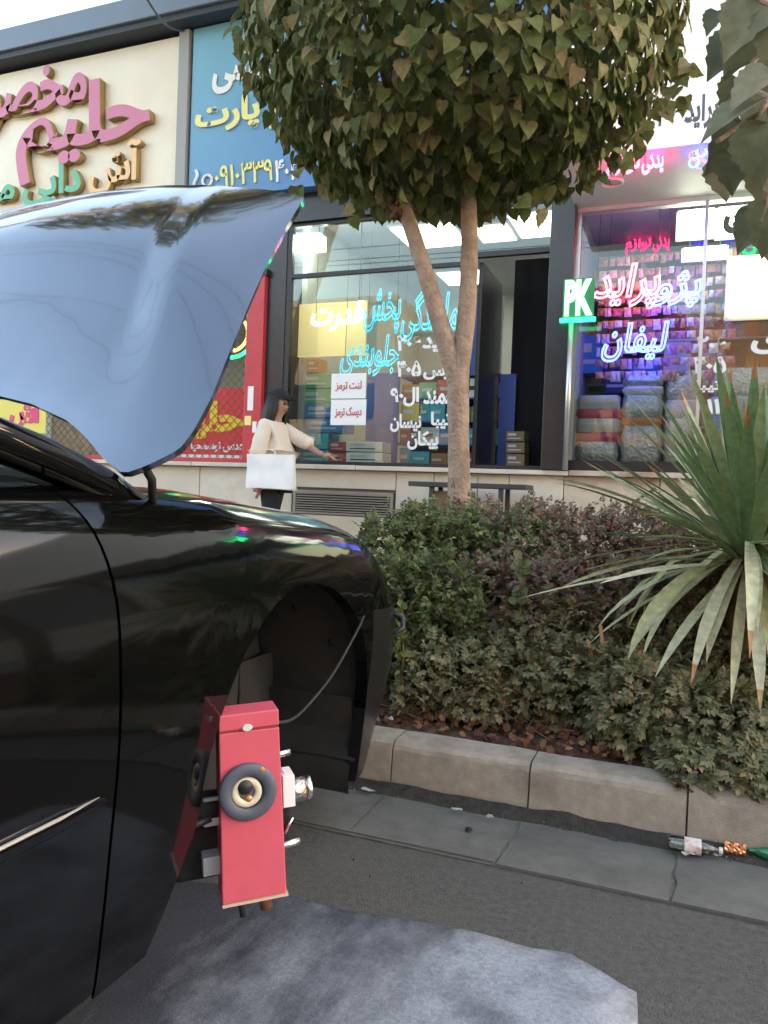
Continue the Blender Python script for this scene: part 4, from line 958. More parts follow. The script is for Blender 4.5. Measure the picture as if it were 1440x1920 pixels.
# torn corner trim of the bumper
c0 = Vector(side(('n', .16), .54)); MB().tube([c0+Vector((-.01, -.02, .02)), c0+Vector((.02, .0, .008)), c0+Vector((.03, -.02, -.018)), c0+Vector((.018, -.05, -.03))], [.006, .009, .008, .003], 6).build('torn_trim', M_plast, car)
# other wheels
def wheel(x, y, sgn):
    w = MB().lathe([(.19, -.085), (.285, -.09), (.305, -.06), (.308, 0), (.305, .06), (.285, .09), (.19, .085)], (x, y, .305), (1,0,0), 32).build('wheel', M_rubber, car)
    MB().lathe([(.001, .06*sgn), (.06, .065*sgn), (.17, .05*sgn), (.19, .08*sgn)], (x, y, .305), (1,0,0), 32).build('rim', mat('alloy', (.4,.4,.42), .35, metal=.7), w)
wheel(XS-.12, -1.6, 1); wheel(2*XC-XS+.12, -1.6, -1); wheel(2*XC-XS+.12, 1.4, -1)
# raised bonnet
HA = R_(48); HP = Vector((0, .97, .88)); Hs = Vector((0, math.cos(HA), math.sin(HA))); Hn = Vector((0, -math.sin(HA), math.cos(HA)))
def xr(s): return float(np.interp(s, [-.01, 0, .012, .03, .055, .10, .181, .357, .569, .734, .80, .83, .86, .93], [-.81, -.806, -.785, -.763, -.738, -.733, -.738, -.766, -.799, -.816, -.818, -.819, -.824, -.84]))
def srear(x): a = abs(x-XC); return float(np.interp(a, [0, .27, .364, .482, .552, .602, .659, .68, .75], [.215, .185, .162, .115, .07, .033, 0, 0, 0]))
def sfront(x): a = abs(x-XC); return float(np.interp(a, [0, .2, .344, .384, .55, .63, .659, .7], [1.02, 1.005, .975, .962, .905, .868, .845, .80]))
def hbump(x, s):
    a = abs(x-XC); h = -.05*(a/.7)**2.2
    xc_ = float(np.interp(s, [0, .03, .95, 1.05], [.62, .615, .36, .34]))       # crease line runs from the rear corner in towards the nose
    t = min(1, max(0, (a-xc_+.055)/.11)); h -= .014*(t*t*(3-2*t))*min(1, max(0, (s-.12)/.5))
    h -= .15*max(0, (s-.45)/.5)**2.0
    return h
def hcoon(x, s, v, t):
    # bulge of the sheet inside its outline
    e0 = xr(v*.845); a0, a1 = sfront(x), srear(x)
    c = lambda xx, ss: hbump(xx, ss)
    top, bot = c(x, a0), c(x, a1); sd0 = srear(e0)+v*(sfront(e0)-srear(e0)); ed = c(e0, sd0)
    xa = xr(.845); xb = xr(0)
    cor = (1-v)*c(xb, srear(xb))+v*c(xa, sfront(xa))
    return c(x, s)-((1-v)*bot+v*top+ed-cor)
HV = np.linspace(0, 1, 101); sl0 = np.interp(HV, [0, .45, .65, .85, 1], [.20, .18, -.17, -.31, -.42]); HP_ = np.concatenate([[0], np.cumsum((sl0[1:]+sl0[:-1])/2*.01*.95)]); HP_ = HP_-HV*HP_[-1]
P = []; NU, NV = 90, 70
for i in range(NU+1):
    t = i/NU; row = []
    for j in range(NV+1):
        v = j/NV; e = xr(v*.845); x = e+t*(2*XC-2*e) if False else e+(2*(XC-e))*t
        s = srear(x)+v*(sfront(x)-srear(x)); q_ = (4*t*(1-t))**.9
        a_ = abs(x-XC); xc_ = float(np.interp(s, [0, .03, .95, 1.05], [.60, .60, .36, .34])); k_ = min(1, max(0, (a_-xc_+.045)/.09)); k_ = k_*.8+.2*k_*k_*(3-2*k_)
        hh = float(np.interp(v, HV, HP_))*q_-.021*(1-k_)*min(1, max(0, (v-.04)/.3))*max(0, math.sin(math.pi*min(1, v)))**.5
        p = HP+Hs*s+Hn*hh; row.append((x, p.y, p.z))
    P.append(row)
hb = MB().grid(P).build('bonnet', M_hood, car)
me = hb.data; n0 = me.polygons[len(me.polygons)//2].normal
if n0.dot(Hn) < 0: me.flip_normals()
so_ = hb.modifiers.new('thick', 'SOLIDIFY'); so_.thickness = .011; so_.offset = -1
es_ = hb.modifiers.new('edge', 'EDGE_SPLIT'); es_.split_angle = R_(40)
MB().tube([(XS-.12, 1.05, .83), (XS-.10, 1.02, .87), (XS-.10, .995, .895)], .007, 8).build('bonnet_hinge', M_bay, hb)

# ------------------------------------------------------------------ red wheel gauge clamped in the empty wheel arch
gt = 1.30; gd = ray(472, 1515); GC = CO+gd*gt; GS = gt/FPX
ah = math.atan2(gd.y, gd.x); er = Vector((math.sin(ah), -math.cos(ah), 0)); er = Matrix.Rotation(R_(10), 3, 'Z') @ er; en = Vector((er.y, -er.x, 0))      # en: out of the face
el = R_(-3.8); gu = Vector((0,0,1))*math.cos(el)+er*math.sin(el); gr = er*math.cos(el)-Vector((0,0,1))*math.sin(el)
def G(px, py, d=0): return GC+gr*((px-472)*GS)-gu*((py-1515)*GS)+en*d
ga = thing('wheel_alignment_gauge', tuple(GC-Vector((0,0,.2))), 'red metal wheel alignment gauge with round dial hung in the wheel arch', 'gauge')
def gbox(name, p0, p1, d0, d1, m_, bevel=0, parent=ga, taper=0):
    v = [G(x, y, d) for d in (d0, d1) for (x, y) in ((p0[0]+taper, p0[1]), (p1[0]-taper, p0[1]), (p1[0], p1[1]), (p0[0], p1[1]))]
    return MB().add(v, [(0,1,2,3), (4,7,6,5), (0,4,5,1), (1,5,6,2), (2,6,7,3), (3,7,4,0)]).build(name, m_, parent, bevel, fixn=True)
M_gred = mat('gauge_red', (.56,.09,.135), .42, spec=.5, var=.06, vscale=30, stain=(.50,.065,.09), stain_amt=.4, sscale=14); M_steel = mat('steel_bar', (.6,.6,.6), .25, metal=1); M_grey2 = mat('grey_block', (.33,.34,.36), .5); M_rust = mat('rusty_shaft', (.14,.05,.025), .8, var=.4, vscale=60)
case = gbox('case', (412, 1368), (533, 1690), -.055, 0, M_gred, .002, taper=4.5)
lid = gbox('lid', (416.5, 1334), (528.5, 1364), -.057, .001, M_gred, .002)
gbox('seam', (417.5, 1363.5), (527.5, 1368.5), -.054, -.0006, mat('seam_red', (.25,.02,.03), .6))
gbox('bottom_lip', (412, 1690.5), (536, 1695), -.056, .002, mat('chipped_edge', (.5,.42,.3), .7), 0)
def disc(name, c, prof, m_, n=36, parent=ga): return MB().lathe([(r*GS, t) for r, t in prof], G(*c), en, n).build(name, m_, parent)
M_dial = mat('dial_slate', (.075,.085,.12), .55); M_dcream = mat('dial_cream', (.62,.56,.42), .45); M_dark2 = mat('dial_dark', (.02,.018,.02), .5); M_ds = mat('dial_face', (.10,.09,.10), .4)
dc = (465, 1481)
disc('dial_ring', dc, [(54, .0005), (54, .008), (51, .011), (33, .011), (30, .007), (30, .001)], M_dial)
disc('dial_recess', dc, [(30.5, .002), (.1, .002)], M_dark2)
disc('inner_ring', (463, 1481), [(28, .002), (28, .0075), (26, .009), (17, .009), (15, .0065), (15, .002)], M_dcream)
disc('dial_face', (464, 1481), [(16, .0055), (8, .0062), (.1, .0065)], M_ds)
disc('needle_cap', (460, 1470), [(15, .0068), (13, .011), (.1, .012)], M_dark2)
disc('brass_pip', (466, 1494), [(7, .007), (5, .009), (.1, .0095)], mat('brass', (.45,.22,.08), .35, metal=.5))
disc('spark_mark', (492, 1440), [(5, .0112), (3, .0125), (.1, .013)], mat('orange_fleck', (.5,.2,.06), .6), 8)
ov = [(10*math.cos(a)*GS, 7*math.sin(a)*GS) for a in np.linspace(0, 2*math.pi, 20)[:-1]]
mb = MB(); c = G(468, 1361.5, .0015); mb.add([c+gr*a+gu*b for a, b in ov]+[c+gr*a*.8+gu*b*.8+en*.003 for a, b in ov], [(i, (i+1) % 19, (i+1) % 19+19, i+19) for i in range(19)]+[tuple(range(19, 38))]); mb.build('badge', mat('badge_white', (.6,.58,.55), .4), ga, fixn=True)
def bar(name, p0, p1, d, r, m_): return MB().tube([G(p0[0], p0[1], d), G(p1[0], p1[1], d)], r*GS, 14).build(name, m_, ga)
bar('pin', (500, 1434), (555, 1431), -.03, 6.5, M_steel); bar('pin', (510, 1614), (569, 1610), -.03, 8, M_steel)
bar('spindle', (520, 1512), (592, 1508), -.035, 23, mat('spindle_steel', (.35,.34,.33), .35, metal=.9, bump=.5, bscale=120)); bar('spindle_collar', (583, 1509), (595, 1508), -.035, 24, M_steel)
gbox('clamp_block', (500, 1466), (541, 1536), -.06, -.02, M_grey2, .002); gbox('clamp_plate', (535, 1470), (558, 1531), -.058, -.012, mat('plate_white', (.72,.72,.72), .45), .001)
gbox('clamp_block', (386, 1498), (440, 1553), -.07, -.03, M_grey2, .002); gbox('clamp_block', (382, 1612), (440, 1648), -.07, -.03, M_grey2, .002)
bar('spindle', (352, 1520), (420, 1520), -.05, 28, M_bay); bar('handle', (338, 1552), (400, 1535), -.03, 8, M_plast)
bar('hinge_rod', (540, 1590), (556, 1560), -.03, 3, M_steel); gbox('bracket', (506, 1536), (552, 1606), -.07, -.035, M_bay, .004)
gbox('lower_bracket', (330, 1560), (470, 1672), -.10, -.062, M_bay, .01); bar('shaft', (492, 1690), (498, 1722), -.02, 12, M_rust); bar('bolt', (448, 1692), (452, 1730), -.02, 6, M_bay); bar('bolt', (430, 1690), (428, 1708), -.03, 16, M_bay)
# lead from the gauge up to the bumper
pw = [G(522, 1366, -.02)]+[CO+ray(px, py)*t for px, py, t in ((545, 1350, 1.36), (575, 1325, 1.45), (620, 1270, 1.58), (655, 1210, 1.70), (680, 1160, 1.82), (690, 1120, 1.93), (684, 1060, 2.0))]
def spline(pts, n=8):
    out = []
    for i in range(len(pts)-1):
        p0, p1, p2, p3 = pts[max(i-1, 0)], pts[i], pts[i+1], pts[min(i+2, len(pts)-1)]
        for t in np.linspace(0, 1, n, endpoint=False): out.append(.5*((2*p1)+(-p0+p2)*t+(2*p0-5*p1+4*p2-p3)*t*t+(-p0+3*p1-3*p2+p3)*t**3))
    return out+[pts[-1]]
tag(MB().tube(spline([Vector(p) for p in pw]), .0028, 6).build('gauge_cable', M_rubber), 'thin black lead looping from the red gauge to the bumper', 'cable')

# ------------------------------------------------------------------ grey mat on the asphalt
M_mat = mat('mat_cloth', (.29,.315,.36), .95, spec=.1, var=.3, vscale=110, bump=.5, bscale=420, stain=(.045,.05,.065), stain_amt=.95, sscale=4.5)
nt = M_mat.node_tree; bs0 = nt.nodes['Principled BSDF']; src = bs0.inputs['Base Color'].links[0].from_socket   # streaky darker tone, growing heavier towards the car side
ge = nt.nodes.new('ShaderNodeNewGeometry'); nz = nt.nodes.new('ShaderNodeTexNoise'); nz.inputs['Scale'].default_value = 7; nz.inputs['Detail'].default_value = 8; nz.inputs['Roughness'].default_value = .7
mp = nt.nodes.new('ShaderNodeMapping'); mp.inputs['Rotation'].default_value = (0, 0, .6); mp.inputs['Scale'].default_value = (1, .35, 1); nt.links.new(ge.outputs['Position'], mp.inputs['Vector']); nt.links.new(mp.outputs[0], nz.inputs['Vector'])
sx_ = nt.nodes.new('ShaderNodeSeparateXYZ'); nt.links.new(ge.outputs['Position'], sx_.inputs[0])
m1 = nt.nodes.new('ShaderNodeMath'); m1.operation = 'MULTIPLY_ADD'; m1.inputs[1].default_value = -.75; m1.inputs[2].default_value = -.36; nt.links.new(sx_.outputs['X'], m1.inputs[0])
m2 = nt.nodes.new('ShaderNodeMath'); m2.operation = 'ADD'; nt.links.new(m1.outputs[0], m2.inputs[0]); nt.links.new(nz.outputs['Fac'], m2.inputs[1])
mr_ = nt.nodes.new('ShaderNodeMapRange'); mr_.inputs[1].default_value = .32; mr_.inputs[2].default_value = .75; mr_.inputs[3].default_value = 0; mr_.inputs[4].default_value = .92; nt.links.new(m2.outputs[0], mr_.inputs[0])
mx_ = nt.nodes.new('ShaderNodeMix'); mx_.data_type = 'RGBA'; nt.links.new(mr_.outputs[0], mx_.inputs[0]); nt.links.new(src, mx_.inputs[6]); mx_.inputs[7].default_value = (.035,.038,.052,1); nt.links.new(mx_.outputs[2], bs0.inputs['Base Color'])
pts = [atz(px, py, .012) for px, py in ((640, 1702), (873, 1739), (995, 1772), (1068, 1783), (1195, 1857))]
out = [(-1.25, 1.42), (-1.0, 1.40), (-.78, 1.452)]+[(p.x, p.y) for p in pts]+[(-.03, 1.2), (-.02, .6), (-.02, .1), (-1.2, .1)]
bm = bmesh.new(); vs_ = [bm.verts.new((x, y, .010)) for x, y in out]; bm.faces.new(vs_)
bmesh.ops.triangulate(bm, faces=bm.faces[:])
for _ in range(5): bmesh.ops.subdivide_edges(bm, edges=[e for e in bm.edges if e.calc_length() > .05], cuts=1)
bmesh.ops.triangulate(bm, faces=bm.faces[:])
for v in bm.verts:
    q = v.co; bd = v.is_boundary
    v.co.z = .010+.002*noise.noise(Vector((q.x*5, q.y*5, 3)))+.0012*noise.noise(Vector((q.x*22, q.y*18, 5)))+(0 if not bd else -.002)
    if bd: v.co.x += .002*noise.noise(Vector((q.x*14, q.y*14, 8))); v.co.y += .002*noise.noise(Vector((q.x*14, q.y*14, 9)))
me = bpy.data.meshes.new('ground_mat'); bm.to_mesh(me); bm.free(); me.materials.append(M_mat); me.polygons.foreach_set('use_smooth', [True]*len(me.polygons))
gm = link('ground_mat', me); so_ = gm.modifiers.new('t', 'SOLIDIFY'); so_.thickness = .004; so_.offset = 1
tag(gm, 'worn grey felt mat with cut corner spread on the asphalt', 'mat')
#@@PLANTS
# ------------------------------------------------------------------ forked street tree
M_bark = mat('bark', (.34,.245,.185), .9, spec=.15, var=.3, vscale=18, bump=.9, bscale=55, stain=(.14,.09,.06), stain_amt=.6, sscale=11)
M_leaf = leafmat('tree_leaf', [(0, (.072,.10,.030)), (.3, (.12,.145,.046)), (.6, (.178,.185,.068)), (.85, (.23,.23,.095)), (.975, (.28,.20,.10)), (1, (.27,.29,.08))], .6, .3, .18)
TB = at(862, 1000, 3.5); TY = 3.5
tree = thing('forked_tree', (TB.x, TY, .13), 'street tree with forked pale trunk and dense round clipped crown', 'tree')
def limb(pp, rad, name, parent, n=12):
    pts = [at(x, y, TY+dy) for x, y, dy in pp]; sp = spline(pts, 6); rr = np.interp(np.linspace(0, 1, len(sp)), np.linspace(0, 1, len(rad)), rad)
    rr = [r*(1+.05*noise.noise(p*9)) for r, p in zip(rr, sp)]
    return MB().tube(sp, rr, n).build(name, M_bark, parent)
base = at(864, 970, TY); 
trk = [Vector((base.x-.005, TY, .10)), Vector((base.x, TY, .5)), at(861, 940, TY), at(860, 830, TY), at(859, 740, TY), at(861, 690, TY), at(868, 650, TY), at(877, 560, TY+.02), at(880, 440, TY+.04), at(877, 320, TY+.05), at(880, 200, TY+.05)]
sp = spline(trk, 6); rr = np.interp(np.linspace(0, 1, len(sp)), np.linspace(0, 1, 11), [.064, .058, .053, .049, .050, .049, .044, .042, .039, .036, .028])
MB().tube(sp, [r*(1+.06*noise.noise(p*9)) for r, p in zip(rr, sp)], 14).build('trunk', M_bark, tree)
lb = limb([(861, 735, 0), (850, 690, -.01), (832, 630, -.03), (806, 540, -.05), (780, 455, -.06), (757, 385, -.06), (746, 340, -.04), (725, 240, 0)], [.044, .046, .044, .039, .036, .035, .03, .022], 'limb', tree)
kn = at(744, 392, TY-.08); mb = MB()
for k in range(14):
    c = kn+Vector((random.uniform(-.03, .03), random.uniform(-.03, .02), random.uniform(-.045, .045))); mb.lathe([(.001, -.02), (.016, -.012), (.02, 0), (.015, .013), (.001, .02)], c, rv(), 7)
mb.build('burr', mat('burr_bark', (.12,.06,.035), .95), lb)
tw = MB()
for k in range(26):
    a = random.uniform(0, 6.28); s = at(random.choice((878, 740)), random.uniform(180, 330), TY)
    e = s+Vector((math.cos(a)*random.uniform(.3, .9), math.sin(a)*random.uniform(.3, .9), random.uniform(-.05, .5)))
    tw.tube([s, s.lerp(e, .5)+Vector((0,0,.06)), e], [.012, .008, .004], 5)
tw.build('branches', M_bark, tree)['kind'] = 'stuff'
CC = at(858, 40, TY); LP = leaf_proto(HEART, 1.0, 1.0, .22, .18)
def crown_r(d):
    b = 1+.07*noise.noise(d*2.2+Vector((3,1,0)))+.05*noise.noise(d*5)+(.09*math.sin(2*math.asin(min(1, -d.z))) if d.z < 0 else 0)
    return b
items = []; CRX, CRY, CRZ = 1.0, .95, .81
for k in range(8200):
    d = rv().normalized()
    if d.z > .55 and random.random() < .6: continue
    sh_ = random.random(); r = crown_r(d)*(1.0-.22*sh_**1.6 if random.random() < .75 else random.uniform(.35, .85))
    if d.z < -.35: r *= .96
    p = CC+Vector((d.x*CRX, d.y*CRY, d.z*CRZ))*r
    out = Vector((d.x, d.y, d.z*.6)).normalized()
    tip = Vector((0, 0, -.85))+out*.35+rv(.28); nrm = out+Vector((0, 0, .45))+rv(.30)
    items.append((p, frame(tip, nrm), random.triangular(.040, .092, .066)))
# stray leaves trailing off the edge of the crown
for (px, py, dy) in ((1240, 215, 0), (1262, 150, .1), (1276, 190, 0), (1215, 240, -.1), (1205, 110, .1), (1252, 60, 0), (1225, 20, .1), (1190, 262, 0), (1000, 392, -.1), (470, 118, -.2), (500, 160, -.2), (452, 60, -.1), (560, 335, -.2), (1284, 130, .1), (1180, 290, -.1), (980, 375, -.2), (1020, 350, 0), (610, 345, -.1), (655, 392, -.2)):
    for j in range(3):
        p = at(px+random.uniform(-16, 16), py+random.uniform(-16, 16), TY+dy); items.append((p, frame(Vector((0,0,-.8))+rv(.4), Vector((0,-1,.3))+rv(.5)), random.uniform(.05, .085)))
foliage(tree, LP, items, M_leaf, 'crown', 300)

# unseen tree added over the street to give the bonnet dark reflections
tt = thing('added_reflection_tree', (-6.6, 3.2, .13), 'tall tree arching over the street, mirrored dark in the raised bonnet', 'tree')
MB().tube(spline([Vector((-6.6, 3.2, .1)), Vector((-6.4, 3.3, 2.5)), Vector((-5.6, 3.7, 4.6)), Vector((-4.6, 4.2, 5.9)), Vector((-3.2, 4.6, 6.6))]), [.16]*9+[.13]*8+[.10]*8+[.06]*8, 12).build('trunk', M_bark, tt)
items = []
for k in range(2600):
    b = random.choice(((-5.2, 3.9, 6.6, 1.5, 1.2, 1.0), (-3.6, 4.5, 7.0, 1.4, 1.2, .9), (-2.4, 5.0, 7.3, 1.0, .9, .7), (-4.4, 5.2, 7.4, 1.3, 1.2, 1.0))); d = rv().normalized()*random.random()**.4
    p = Vector((b[0]+d.x*b[3], b[1]+d.y*b[4], b[2]+d.z*b[5])); items.append((p, frame(rv(.5)-Vector((0,0,.5)), rv(.6)+Vector((0,0,.5))), random.uniform(.12, .22)))
scatter(LP, items).build('crown', M_leaf, tt)['kind'] = 'stuff'

# ------------------------------------------------------------------ near branch reaching in from a tree outside the view
M_near = leafmat('near_leaf', [(0, (.055,.068,.035)), (.5, (.11,.12,.06)), (.8, (.18,.17,.10)), (1, (.21,.165,.10))], .55, .18, .3)
nb = thing('street_tree', (1.55, 2.9, .13), 'leaning street tree whose big dark leaves hang into the upper right corner', 'tree')
MB().tube([(1.55, 2.9, .1), (1.5, 2.8, .8), (1.38, 2.5, 1.5), (1.2, 2.1, 1.95), (1.0, 1.7, 2.15)], [.07, .06, .05, .035, .02], 12).build('trunk', M_bark, nb)
NBY = 1.30
mb = MB(); mb.tube(spline([Vector((1.0, 1.7, 2.15)), at(1490, 60, 1.4), at(1440, 190, NBY), at(1395, 230, NBY), at(1345, 265, NBY-.02)]), .004, 6).tube(spline([at(1490, 60, 1.4), at(1455, 20, NBY), at(1400, -20, NBY)]), .004, 6).tube(spline([at(1440, 190, NBY), at(1450, 330, NBY), at(1425, 420, NBY)]), .003, 6); mb.build('twig', M_bark, nb)
nl = []
def nleaf(px, py, ang, sz, dy=0, face=(0,-1,.35), j=.25):
    """ang: direction of the tip in degrees, 0 = right, 90 = up as seen across the street"""
    p = at(px, py, NBY+dy); t = Vector((math.cos(R_(ang))*.93, -math.cos(R_(ang))*-.34, math.sin(R_(ang)))); nl.append((p, frame(t, Vector(face)+rv(j)), sz*.86))
for a in ((1420, 0, -120, .105), (1400, 40, -105, .10, .05), (1380, 70, -125, .085, .08), (1445, 130, -140, .09, -.03), (1415, 190, -150, .105, -.02, (0,-.4,1)), (1440, 230, -100, .09), (1420, 240, -85, .095, -.05), (1395, 235, -125, .10, .04), (1375, 280, -90, .075), (1352, 300, -80, .075, .1),
          (1440, 280, -95, .1, .06), (1452, 380, -100, .09), (1425, 400, -120, .075, .03), (1445, 420, -85, .07, .02), (1455, 200, -100, .1, .1), (1455, 90, -85, .1, .12), (1458, 300, -70, .09), (1345, 20, -115, .05, .2), (1462, 160, -120, .11, .05), (1470, 20, -95, .11), (1480, 250, -95, .11), (1390, 150, -110, .08, .12)):
    nleaf(*a)
foliage(nb, LP, nl, M_near, 'crown', 300)

# ------------------------------------------------------------------ shrubs in the bed
LO = leaf_proto(OVAL, 1, .9, .15, .15)
def sprig(n=5):
    """a twig tip: small oval leaflets along a short axis"""
    pv, pf = leaf_proto([(.05, 0), (.40, .45), (0, 1)], .50, .42, .2, .25); V = []; F_ = []
    spec = [(.0, 70), (.05, -70), (.22, 55), (.28, -55), (.48, 0)] if n == 5 else [(.0, 75), (.0, -75), (.2, 60), (.2, -60), (.4, 45), (.4, -45), (.52, 0)]
    for i, (y, a) in enumerate(spec):
        M = np.array(Matrix.Rotation(R_(a), 3, 'Z') @ Matrix.Rotation(R_((i*37) % 50-25), 3, 'Y')); o = len(V); V += [tuple(M @ p+np.array((0, y, .02*i-.1*y*y))) for p in pv]; F_ += [tuple(q+o for q in f) for f in pf]
    return np.array(V), F_
LL = sprig(7); LB = sprig(5)
M_l_green = leafmat('hedge_leaf', [(0, (.125,.13,.062)), (.35, (.19,.192,.096)), (.7, (.255,.245,.132)), (.93, (.30,.24,.135)), (1, (.38,.21,.10))], .65, .25, .15)
M_l_box = leafmat('box_leaf', [(0, (.075,.095,.042)), (.5, (.125,.15,.065)), (.85, (.175,.19,.085)), (1, (.23,.27,.07))], .6, .25, .15)
M_l_purp = leafmat('barberry_leaf', [(0, (.13,.085,.07)), (.3, (.22,.14,.12)), (.5, (.30,.20,.165)), (.62, (.16,.155,.095)), (.9, (.20,.195,.12)), (.98, (.30,.13,.10)), (1, (.38,.08,.08))], .65, .3, .12)
M_stem = mat('twig_bark', (.17,.10,.055), .9, var=.3, vscale=30)
def bush(name, label, cat, blobs, n, proto, m_, size, nsing=300, stems=40, up=.4, hang=.0):
    """blobs: (x, y, z, rx, ry, rz) lumps; leaves fill the lumps' outer shells, stems rise from the soil"""
    cx = sum(b[0] for b in blobs)/len(blobs); cy = sum(b[1] for b in blobs)/len(blobs)
    t = thing(name, (cx, cy, .13), label, cat); w = np.array([b[3]*b[5]+b[4]*b[5]+b[3]*b[4] for b in blobs]); w = w/w.sum(); items = []
    while len(items) < n:
        b = blobs[rng.choice(len(blobs), p=w)]; d = rv().normalized()
        if d.y > .3 and random.random() < .75: continue
        r = random.uniform(.55, 1.0)**.45*(1+.22*noise.noise(Vector((b[0], b[1], b[2]))*3+d*3.2)+.1*noise.noise(d*8+Vector((b[0]*5, 0, 0))))
        if random.random() < .04: r *= random.uniform(1.05, 1.25)
        p = Vector((b[0]+d.x*b[3]*r, b[1]+d.y*b[4]*r, b[2]+d.z*b[5]*r))
        if p.z < .14 and not (p.y < 2.25 and p.z > .03): continue
        if p.y < 2.13 and p.z < .15: continue
        o = Vector((d.x, d.y, max(d.z, 0)+up)).normalized()
        tip = o*.6+rv(.5)+Vector((0, 0, -hang)); items.append((p, frame(tip, Vector((0,-.3,.8))+o*.5+rv(.4)), size*random.uniform(.65, 1.3)))
    foliage(t, proto, items, m_, 'foliage', nsing)
    mb = MB()
    for k in range(stems):
        b = random.choice(blobs); d = rv().normalized(); e = Vector((b[0]+d.x*b[3]*.92, b[1]-abs(d.y)*b[4]*.92, b[2]+d.z*b[5]*.92)); s = Vector((b[0]+random.uniform(-.1, .1), b[1]+.05+random.uniform(-.05, .1), .12))
        if e.z < .2: continue
        mb.tube([s, s.lerp(e, .55)+Vector((0, .02, .05)), e], [.0045, .0035, .0018], 5)
    mb.build('stems', M_stem, t)['kind'] = 'stuff'; return t
B = []
for x in np.arange(-1.08, -.62, .15): B.append((x+random.uniform(-.04, .04), 2.95+random.uniform(-.06, .06), .52, .2, .22, .30))
for x in np.arange(-1.04, -.72, .13): B.append((x, 2.62+random.uniform(-.05, .05), .40, .15, .16, .27))
bush('box_hedge', 'dense green hedge rising behind the nose of the black car', 'hedge', B, 6000, LB, M_l_box, .042, 300, 40)
B = []
for x in np.arange(-.95, .55, .19): B.append((x+random.uniform(-.05, .05), 3.15+random.uniform(-.1, .1), .56+random.uniform(-.04, .04), .2, .22, .28))
for x in np.arange(-.72, .1, .15): B.append((x+random.uniform(-.05, .05), 2.80+random.uniform(-.08, .06), .45+random.uniform(-.06, .05), .17, .18, .25))
bush('barberry_shrub', 'purple brown barberry hedge in front of the forked tree trunk', 'shrub', B, 12000, LB, M_l_purp, .041, 300, 90, .5)
B = []
for x in np.arange(-.78, 1.0, .145): B.append((x+random.uniform(-.04, .04), 2.54+random.uniform(-.05, .05)-.05*(x > .1), .25+random.uniform(-.03, .04), .15, .16, .15))
for x in np.arange(-.70, 1.0, .20): B.append((x+random.uniform(-.05, .05), 2.68, .35+random.uniform(-.04, .05), .15, .15, .17))
for x in np.arange(-.08, .9, .14): B.append((x+random.uniform(-.04, .04), 2.36+random.uniform(-.03, .03), .25+random.uniform(-.03, .05), .13, .14, .15))
for x in np.arange(.06, .7, .11): B.append((x+random.uniform(-.03, .03), 2.215, .17+random.uniform(-.02, .02), .09, .10, .085))
bush('low_shrub', 'grey green leafy shrub spilling over the kerb along the front of the bed', 'shrub', B, 16000, LL, M_l_green, .036, 300, 130, .25, .15)
# upright sucker with yellow green leaves beside the bumper
sk = thing('young_shoot', (-.80, 2.36, .13), 'thin upright shoot with yellow green leaves beside the car bumper', 'plant')
s0 = at(748, 1330, 2.36); s1 = at(754, 1130, 2.34)
MB().tube([s0, s0.lerp(s1, .5)+Vector((.01,0,0)), s1], [.004, .0035, .002], 6).build('stem', M_stem, sk)
items = []
for k in range(46):
    p = s0.lerp(s1, random.uniform(.25, 1.02)); items.append((p, frame(rv(.6)+Vector((0,-.3,.1)), Vector((0,-.5,.7))+rv(.3)), random.uniform(.016, .028)))
foliage(sk, LO, items, leafmat('shoot_leaf', [(0, (.10,.13,.03)), (.6, (.20,.21,.05)), (1, (.32,.24,.06))], .5, .35), 'foliage', 300)
sk2 = thing('young_shoot', (-.33, 2.66, .13), 'pale broad-leaved shoot standing among the purple barberry', 'plant')
s0 = at(975, 1200, 2.58); s1 = at(978, 1045, 2.56); MB().tube([s0-Vector((0,0,.25)), s0, s1], [.004, .0035, .002], 6).build('stem', M_stem, sk2)
foliage(sk2, LO, [(s0.lerp(s1, random.uniform(0, 1)), frame(rv(.5)+Vector((0,-.3,.1)), Vector((0,-.8,.5))+rv(.25)), random.uniform(.028, .045)) for k in range(34)], leafmat('pale_leaf', [(0, (.10,.13,.05)), (1, (.20,.20,.09))], .5, .3), 'foliage', 300)
for i, (px, py, dx, h, lbl) in enumerate(((1112, 1240, 10, 40, 'cut dry stick, left of the pair standing above the low shrub'), (1132, 1235, 6, 62, 'cut dry stick, taller one of the pair above the low shrub'), (1000, 1262, 14, 40, 'broken brown stick among the leaves below the pale shoot'))):
    a = at(px, py, 2.5); b = at(px-dx, py-h, 2.48)
    tag(MB().tube([a-Vector((0,0,.1)), a, b], [.006, .006, .0055], 7).build('dry_stick', mat('cut_wood', (.36,.2,.09), .8)), lbl, 'stick')
# red leaf litter and dry twigs at the foot of the shrubs
M_lit = leafmat('dead_leaf', [(0, (.085,.035,.022)), (.4, (.15,.06,.036)), (.75, (.22,.095,.05)), (1, (.34,.18,.08))], .8, .1)
items = []
for k in range(1000):
    x = random.uniform(-1.2, 1.2); y = 2.24+abs(random.gauss(0, .16)); items.append(((x, y, .145+random.uniform(0, .015)), frame(rv(.6)+Vector((0,0,.1)), Vector((0,-.3,1))+rv(.45)), random.uniform(.014, .034)))
tag(scatter(LO, items).build('leaf_litter', M_lit), 'reddish dead leaves strewn along the back of the kerb', 'leaf litter', kind='stuff')
mb = MB()
for k in range(90):
    p = Vector((random.uniform(-.9, 1.0), 2.28+random.random()*.2, .155+random.random()*.03)); d = rv(.09); d.z = abs(d.z)*.5; mb.tube([p, p+d*.5+rv(.006), p+d], .0016, 4)
tag(mb.build('fallen_twigs', M_stem), 'fine dry twigs lying under the shrubs', 'twigs', kind='stuff')

